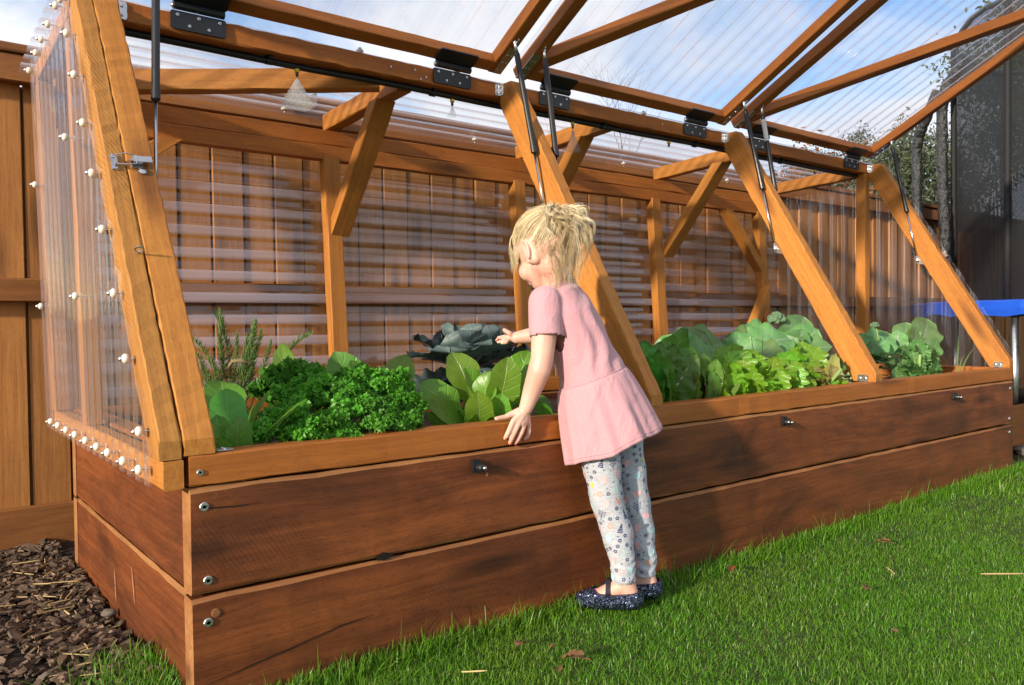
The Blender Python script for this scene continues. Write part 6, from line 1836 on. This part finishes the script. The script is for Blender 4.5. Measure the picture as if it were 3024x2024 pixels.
# wisps in front of the ears and at the nape
for s in (1, -1):
    for i in range(300):
        CV_[0] = hr.uniform(.3, .9)
        x = hr.uniform(0.012, 0.054); st = Vector((x, s * 0.062 * (1 - 4 * max(0, x - .01)), 0.030 + hr.normal(0, .006)))
        ln = hr.uniform(0.022, 0.060)
        pts = []
        w0, w1_ = hr.normal(0, 0.006), hr.random() * 6
        for k in range(9):
            t = k / 8
            p = to_world(st) + Vector((0, 0, -ln * t)) + hL * (s * 0.007 * math.sin(t * 2.5)) + hF * (0.008 * t + w0 * math.sin(t * 4 + w1_))
            pts.append(p)
        strand(pts, hr.uniform(0.0003, 0.0006))
for i in range(120):
    th = hr.uniform(2.0, 4.28); st = skull(th, R_(-22 + hr.normal(0, 4)), 1.0)
    ln = hr.uniform(0.02, 0.055); w0, w1_ = hr.normal(0, 0.008), hr.random() * 6; pts = []
    for k in range(7):
        t = k / 6
        p = to_world(st) + Vector((0, 0, -ln * t)) + ir * (w0 * math.sin(t * 4 + w1_)) + fh * (w0 * math.cos(t * 3 + w1_))
        pts.append(p)
    strand(pts, hr.uniform(0.0003, 0.0006))
# the tied bunch: locks that rise, curl over and fall behind the neck
tieW = to_world(TIE)
ax = [tieW, tieW + ir * 0.022 + UP * 0.030 - fh * 0.022, tieW + ir * 0.050 - UP * 0.040 - fh * 0.034, tieW + ir * 0.010 - UP * 0.190 - fh * 0.030]
def axis_(t):
    return ax[0] * (1 - t) ** 3 + ax[1] * 3 * t * (1 - t) ** 2 + ax[2] * 3 * t * t * (1 - t) + ax[3] * t ** 3
for lock in range(104):
    CV_[0] = hr.uniform(0.05, 1.0)
    single = lock >= 72
    an = hr.random() * 2 * math.pi; rr = math.sqrt(hr.random())
    tl = (0.42 + 0.62 * hr.random() ** 0.9) if not single else hr.uniform(0.5, 1.1)
    cr, cf, cp = 0.0035 + 0.0105 * hr.random() ** 1.4, hr.uniform(7, 19), hr.random() * 6.28
    bulge = hr.uniform(0.6, 1.25)
    nst = int(hr.uniform(11, 20)) if not single else 9
    for sidx in range(nst):
        jo = Vector(hr.normal(0, 0.0016 if not single else 0.008, 3)); jp = hr.normal(0, .16 if not single else 1.4); pts = []
        m_ = 20; tl2 = tl * hr.uniform(0.9, 1.05)
        for k in range(m_):
            t = tl2 * k / (m_ - 1)
            R0 = 0.008 + 0.050 * bulge * min(1.0, t / 0.32) ** 0.8 * (1.0 - 0.25 * max(0.0, t - 0.5))
            p = axis_(min(t, 1.0)) + (ir * math.cos(an) + fh * math.sin(an)) * (R0 * rr * 0.9)
            if t < 0.5: p = p + UP * (0.012 * math.sin(an * 2 + 1) * rr * min(1, t * 5))
            if t > 1: p = p - UP * (0.10 * (t - 1))
            w_ = min(1.0, t * 2.6)
            p = p + (ir * math.cos(cf * t + cp + jp) + fh * math.sin(cf * t + cp + jp)) * (cr * w_) + UP * (cr * 0.6 * w_ * math.sin(cf * t * 1.2 + cp))
            p = p + jo * (0.5 + 1.0 * t)
            pts.append(p)
        strand(pts, hr.uniform(0.00032, 0.0006))
CV_[0] = 0.8
# loose flyaways
for i in range(130):
    v = skull(hr.uniform(-3.1, 3.1), math.asin(hr.uniform(0.2, 1.0))); p0 = to_world(v); d = (p0 - hC).normalized()
    pts = []; c_ = Vector(hr.normal(0, 0.012, 3))
    for k in range(8):
        t = k / 7; pts.append(p0 + (tieW - p0) * t * 0.7 + d * (0.012 * math.sin(t * 3)) + c_ * t * t)
    strand(pts, 0.00032, 0.00015)
link('hair', mesh_np('hair', Hv, Hf, None, [M_hair], True, uv=Huv), person)
hair = bpy.data.objects['hair']
# under layer on the skull
V, F = [], []
NT_, NP_ = 48, 26
for j in range(NP_):
    ph = R_(-32 + 122 * j / (NP_ - 1))
    for i in range(NT_):
        th = 2 * math.pi * i / NT_ - math.pi
        V.append(to_world(skull(th, ph, 0.985)))
for j in range(NP_ - 1):
    for i in range(NT_):
        i2 = (i + 1) % NT_
        q = [skull(2 * math.pi * (ii) / NT_ - math.pi, R_(-32 + 122 * jj / (NP_ - 1))) for ii, jj in ((i, j), (i2, j), (i2, j + 1), (i, j + 1))]
        if all(in_hair(x) or (x.x > 0.03 and x.z > 0.024) for x in q): F.append((j * NT_ + i, j * NT_ + i2, (j + 1) * NT_ + i2, (j + 1) * NT_ + i))
link('hair_underlayer', mesh('hair_underlayer', V, F, [M_scalp], smooth=True), hair)
mb = MB(); mb.tube([tieW + (ir * math.cos(a) + fh * math.sin(a)) * 0.010 for a in np.linspace(0, 2 * math.pi, 15)], 0.003, 6); mb.build('hair_tie', [M_dress], hair, smooth=True)

# ================================================================ grass, mulch and litter
def grass_mat():
    t = NT('grass_blade')
    r = t.n('NewGeometry').outputs['Random Per Island']
    tc = t.n('TexCoord').outputs['Object']
    pt = t.noise(tc, 2.2, 4.0); 
    c = t.ramp(r, (0.0, (0.055, 0.185, 0.008)), (0.5, (0.10, 0.285, 0.014)), (0.9, (0.165, 0.36, 0.026)), (1.0, (0.32, 0.30, 0.11)))
    c = t.mix(t.math('MULTIPLY', t.ramp(pt, (0.42, 0.0), (0.7, 1.0)), 0.6), c, (0.15, 0.28, 0.02))
    p = t.pbsdf(c, 0.38, **{'Specular IOR Level': 0.4})
    tl = t.n('BsdfTranslucent'); t.l(c, tl.inputs[0])
    mx = t.n('MixShader'); mx.inputs[0].default_value = 0.38; t.l(p.outputs[0], mx.inputs[1]); t.l(tl.outputs[0], mx.inputs[2])
    return t.done(mx.outputs[0])
M_grass = grass_mat()
gr = np.random.default_rng(42)
def blades(X, Y, Z, hmin, hmax, wd, lean):
    n = len(X)
    h = gr.uniform(hmin, hmax, n) * (0.75 + 0.5 * (np.sin(X * 9.0 + 1.0) * np.sin(Y * 11.0) * 0.5 + 0.5))
    a = gr.uniform(0, 2 * np.pi, n); ln = np.abs(gr.normal(0, lean, n)) + 0.12
    dx, dy = np.cos(a), np.sin(a)
    w = wd * gr.uniform(0.6, 1.3, n)
    wa = a + np.pi / 2 + gr.normal(0, .5, n); wx, wy = np.cos(wa) * w / 2, np.sin(wa) * w / 2
    V = np.empty((n, 7, 3), dtype=np.float32)
    for k, (f, ww) in enumerate(((0.0, 1.0), (0.4, 0.95), (0.75, 0.65))):
        off = ln * h * f ** 1.8
        cx, cy = X + dx * off, Y + dy * off
        cz = Z + h * f * np.sqrt(np.clip(1 - (ln * f * .55) ** 2, .15, 1))
        V[:, 2 * k, 0], V[:, 2 * k, 1], V[:, 2 * k, 2] = cx - wx * ww, cy - wy * ww, cz
        V[:, 2 * k + 1, 0], V[:, 2 * k + 1, 1], V[:, 2 * k + 1, 2] = cx + wx * ww, cy + wy * ww, cz
    off = ln * h; V[:, 6, 0], V[:, 6, 1] = X + dx * off, Y + dy * off
    V[:, 6, 2] = Z + h * np.sqrt(np.clip(1 - (ln * .55) ** 2, .15, 1))
    b = (np.arange(n) * 7)[:, None]
    Q = np.concatenate([b + np.array([[0, 1, 3, 2]]), b + np.array([[2, 3, 5, 4]])])
    T = b + np.array([[4, 5, 6]])
    return V.reshape(-1, 3), Q, T
VV, QQ, TT, off = [], [], [], 0
def add_blades(X, Y, Z, *a):
    global off
    V, Q, T = blades(X, Y, Z, *a); VV.append(V); QQ.append(Q + off); TT.append(T + off); off += len(V)
def scatter(n, x0, x1, y0, y1, dens=None):
    X = gr.uniform(x0, x1, n); Y = gr.uniform(y0, y1, n)
    keep = np.ones(n, bool)
    if dens is not None: keep = gr.random(n) < dens(X, Y)
    return X[keep], Y[keep]
dist = lambda X, Y: np.hypot(X + 0.42, Y + 1.48)
patch = lambda X, Y: 0.62 + 0.38 * np.clip(0.5 + 0.9 * np.sin(X * 3.1 + 1.2 * np.sin(Y * 4.0)) * np.sin(Y * 3.7 + 0.8), 0, 1)
X, Y = scatter(520000, -0.1, 4.6, -1.7, -0.004, lambda X, Y: np.clip((1.9 / np.maximum(dist(X, Y), 0.6)) ** 1.6, 0.08, 1) * patch(X, Y))
add_blades(X, Y, lawn_z(X, Y) - 0.004, 0.009, 0.023, 0.0018, 1.0)
X, Y = scatter(70000, 3.0, 9.0, -4.0, 0.0, lambda X, Y: np.clip((3.0 / np.maximum(dist(X, Y), 1)) ** 1.5, 0.1, 1))
add_blades(X, Y, lawn_z(X, Y) - 0.004, 0.02, 0.045, 0.004, 0.6)
X, Y = scatter(26000, -0.25, 4.6, -3.6, -1.7)
add_blades(X, Y, lawn_z(X, Y) - 0.004, 0.02, 0.04, 0.0035, 0.6)
# longer uncut fringe against the sleepers
X = gr.uniform(-0.02, 3.75, 9000); Y = -np.abs(gr.normal(0, 0.028, 9000)) - 0.004
add_blades(X, Y, lawn_z(X, Y) - 0.004, 0.022, 0.055, 0.0021, 0.6)
X = gr.uniform(-0.02, 3.75, 220); Y = -np.abs(gr.normal(0, 0.02, 220)) - 0.004
add_blades(X, Y, lawn_z(X, Y), 0.05, 0.10, 0.0016, 0.45)
# tufts spilling round the left corner on to the mulch
X = gr.normal(-0.03, 0.07, 5200); Y = gr.normal(-0.02, 0.16, 5200); k = (X < -0.004) & (Y < 0.30) & (X > -0.22)
add_blades(X[k], Y[k], np.full(k.sum(), -0.03) + 0.02 * np.clip(Y[k] * 4, 0, 1), 0.035, 0.075, 0.0026, 0.55)
o = link('grass', mesh_np('grass', np.concatenate(VV), np.concatenate(QQ), np.concatenate(TT), [M_grass]))
tag(o, kind='stuff')

# ---- bark mulch at the left
M_chip = plain('bark_chip', (0.045, 0.031, 0.022), (0.16, 0.105, 0.068), 40.0, 0.75, 0.8, isl=1.1)
M_straw = plain('dry_straw', (0.42, 0.30, 0.12), (0.55, 0.42, 0.20), 30.0, 0.6, 0.3, rnd=0.5)
M_stone = plain('grey_tan_stone', (0.10, 0.085, 0.068), (0.17, 0.14, 0.11), 30.0, 0.8, 0.5, rnd=0.3)
CV, CF = [], []
n = 7800
for i in range(n):
    x = -0.012 - abs(gr.normal(0, 0.55)); y = gr.uniform(-0.7, 1.44)
    if x < -2.2: continue
    big = gr.random() ** 3
    L, w, h = 0.010 + 0.040 * big + 0.010 * gr.random(), 0.005 + 0.016 * big + 0.005 * gr.random(), 0.002 + 0.006 * gr.random()
    a, t1, t2 = gr.uniform(0, 6.28), gr.normal(0, .35), gr.normal(0, .35)
    Rm = Matrix.Rotation(a, 3, 'Z') @ Matrix.Rotation(t1, 3, 'X') @ Matrix.Rotation(t2, 3, 'Y')
    z = float(mz(np.array(x), np.array(y))) + 0.004 + 0.010 * gr.random()
    base = len(CV)
    for (px_, py_, pz_) in ((-1, -.5, -1), (-.3, -1, -1), (.8, -.7, -1), (1, .5, -1), (.2, 1, -1), (-.8, .8, -1)):
        for zz in (-1, 1):
            q = Rm @ Vector((px_ * L / 2 * gr.uniform(.7, 1.1), py_ * w / 2 * gr.uniform(.7, 1.1), zz * h / 2)) + Vector((x, y, z))
            CV.append((q.x, q.y, q.z))
    CF.append([base + 1, base + 3, base + 5, base + 7, base + 9, base + 11])
    for k in range(6):
        a0, b0 = base + 2 * k, base + 2 * ((k + 1) % 6)
        CF.append([a0, b0, b0 + 1, a0 + 1])
o = link('bark_mulch', mesh('bark_mulch', CV, CF, [M_chip])); tag(o, kind='stuff')
# straw bits lying on the mulch: one object each
def straw_piece(p, L, a, label, group, w=0.0028, tilt=0.05, name='straw'):
    mb = MB(); d = Vector((math.cos(a) * math.cos(tilt), math.sin(a) * math.cos(tilt), math.sin(tilt)))
    n_ = Vector((-d.y, d.x, 0)) * gr.normal(0, .06)
    P = [Vector(p) + d * (L * (t - .5)) + n_ * (L * (t - .5) ** 2) for t in np.linspace(0, 1, 6)]
    mb.tube(P, [w * .8, w, w, w, w * .9, w * .5], 6)
    o = mb.build(name, [M_straw]); tag(o, label, 'straw', group); return o
SG = 'straw bits on the bark mulch'
for i in range(48):
    x, y = -0.02 - abs(gr.normal(0, 0.16)), gr.uniform(0.15, 1.25)
    straw_piece((x, y, float(mz(np.array(x), np.array(y))) + 0.017), gr.uniform(0.02, 0.07), gr.uniform(0, 6.28), 'dry yellow straw bit lying on the bark mulch at the left', SG, gr.uniform(0.0008, 0.002))
def stone(p, r, label, seed, group=None, cat='stone', sq=(1.2, 0.9, 0.7)):
    r2 = np.random.default_rng(seed); bm = bmesh.new(); bmesh.ops.create_icosphere(bm, subdivisions=3, radius=r)
    ph = r2.random(6) * 6
    for v in bm.verts:
        d = v.co.normalized(); k = 1 + 0.12 * math.sin(3 * d.x + ph[0]) * math.sin(3 * d.y + ph[1]) + 0.08 * math.sin(5 * d.z + ph[2] + 4 * d.x)
        v.co = Vector((v.co.x * sq[0], v.co.y * sq[1], v.co.z * sq[2])) * k
    me = bpy.data.meshes.new('stone'); bm.to_mesh(me); bm.free(); me.materials.append(M_stone)
    me.polygons.foreach_set('use_smooth', np.ones(len(me.polygons), dtype=bool))
    o = link('stone', me, None, Matrix.Translation(p)); tag(o, label, cat, group); return o
stone((-0.0960,0.3620,0.0120), 0.017, 'smooth tan pebble on the mulch near the lower corner of the sleepers', 1)
stone((0.0210,1.4800,0.0040), 0.028, 'rounded grey stone on the mulch against the fence kick board', 2)
stone((-0.0200,0.6040,0.0120), 0.014, 'small pale brown stone touching the left side of the dark sleepers', 4)
stone((-0.1920,0.2950,0.0120), 0.013, 'light brown pebble among bark chips at the bottom left', 5)
stone((4.22, 0.14, 0.0), 0.07, 'flat tan stone in front of the low plank bed at the right', 6, sq=(1.4, 0.9, 0.35))
stone((4.40, 0.05, -0.02), 0.06, 'second flat stone lying where the lawn meets the low plank bed', 7, sq=(1.3, 0.9, 0.3))
# fallen leaves and straw on the lawn
M_dead = plain('fallen_brown_leaf', (0.16, 0.075, 0.03), (0.26, 0.14, 0.07), 60.0, 0.65, 0.6, transl=0.2, rnd=0.4)
M_dead_r = plain('fallen_red_leaf', (0.22, 0.05, 0.02), (0.3, 0.08, 0.035), 60.0, 0.6, 0.6, transl=0.2)
DL = [leaf_mesh('fallen_leaf', 0.05, 0.03, [M_dead, M_dead], 0.25, 0.5, 1.3, 0.1, 3, 0.6, 0, 301 + k, 7, 9, 0.0012, 0.05) for k in range(2)]
DLr = leaf_mesh('fallen_leaf', 0.04, 0.022, [M_dead_r, M_dead_r], 0.25, 0.5, 1.1, 0.1, 3, 0.6, 0, 310, 7, 9, 0.0012, 0.05)
def fallen(p, me, a, s, label):
    o = link('fallen_leaf', me, None, orient((p[0], p[1], p[2]), Vector((math.cos(a), math.sin(a), 0.15)), Vector((gr.normal(0, .3), gr.normal(0, .3), 1)), s)); tag(o, label, 'leaf')
gz = 0.004
fallen((0.6950,-0.3010,0.0000), DL[0], 2.2, 1.05, 'curled brown dead leaf on the grass at the bottom middle')
fallen((0.6130,-0.1550,0.0000), DL[1], 0.4, 0.7, 'pale brown dead leaf on the grass below the shoes')
fallen((0.6080,-0.3070,0.0000), DL[0], 1.1, 0.5, 'small brown leaf scrap at the very bottom of the lawn')
fallen((0.6930,-0.1990,0.0000), DL[1], 3.1, 0.35, 'tiny brown leaf scrap between two larger dead leaves')
fallen((1.3920,-0.1320,0.0000), DLr, 0.9, 1.0, 'rusty red fallen leaf on the lawn right of the shoes')
fallen((2.0000,-0.2740,0.0000), DL[1], 2.0, 0.9, 'crumpled tan leaf on the bright part of the lawn')
fallen((1.5170,-0.4370,-0.0000), DL[0], 0.2, 0.7, 'small dry leaf in the middle of the lawn')
fallen((1.3120,-0.6290,0.0000), DL[1], 1.5, 0.35, 'pale leaf fragment low on the right side of the lawn')
p_ = Vector((1.9270,-0.6040,0.0000)); straw_piece(p_, 0.11, -0.75, 'long straw stalk lying on the lawn near the right edge', None, 0.0022, 0.02)
p_ = Vector((0.4810,-0.1920,0.0000)); straw_piece(p_, 0.05, -0.62, 'short straw stalk on the lawn at the bottom middle', None, 0.0016, 0.02)
p_ = Vector((1.7310,-0.3990,0.0000)); straw_piece(p_, 0.05, 0.9, 'thin straw stalk on the middle of the lawn', None, 0.0014, 0.05)
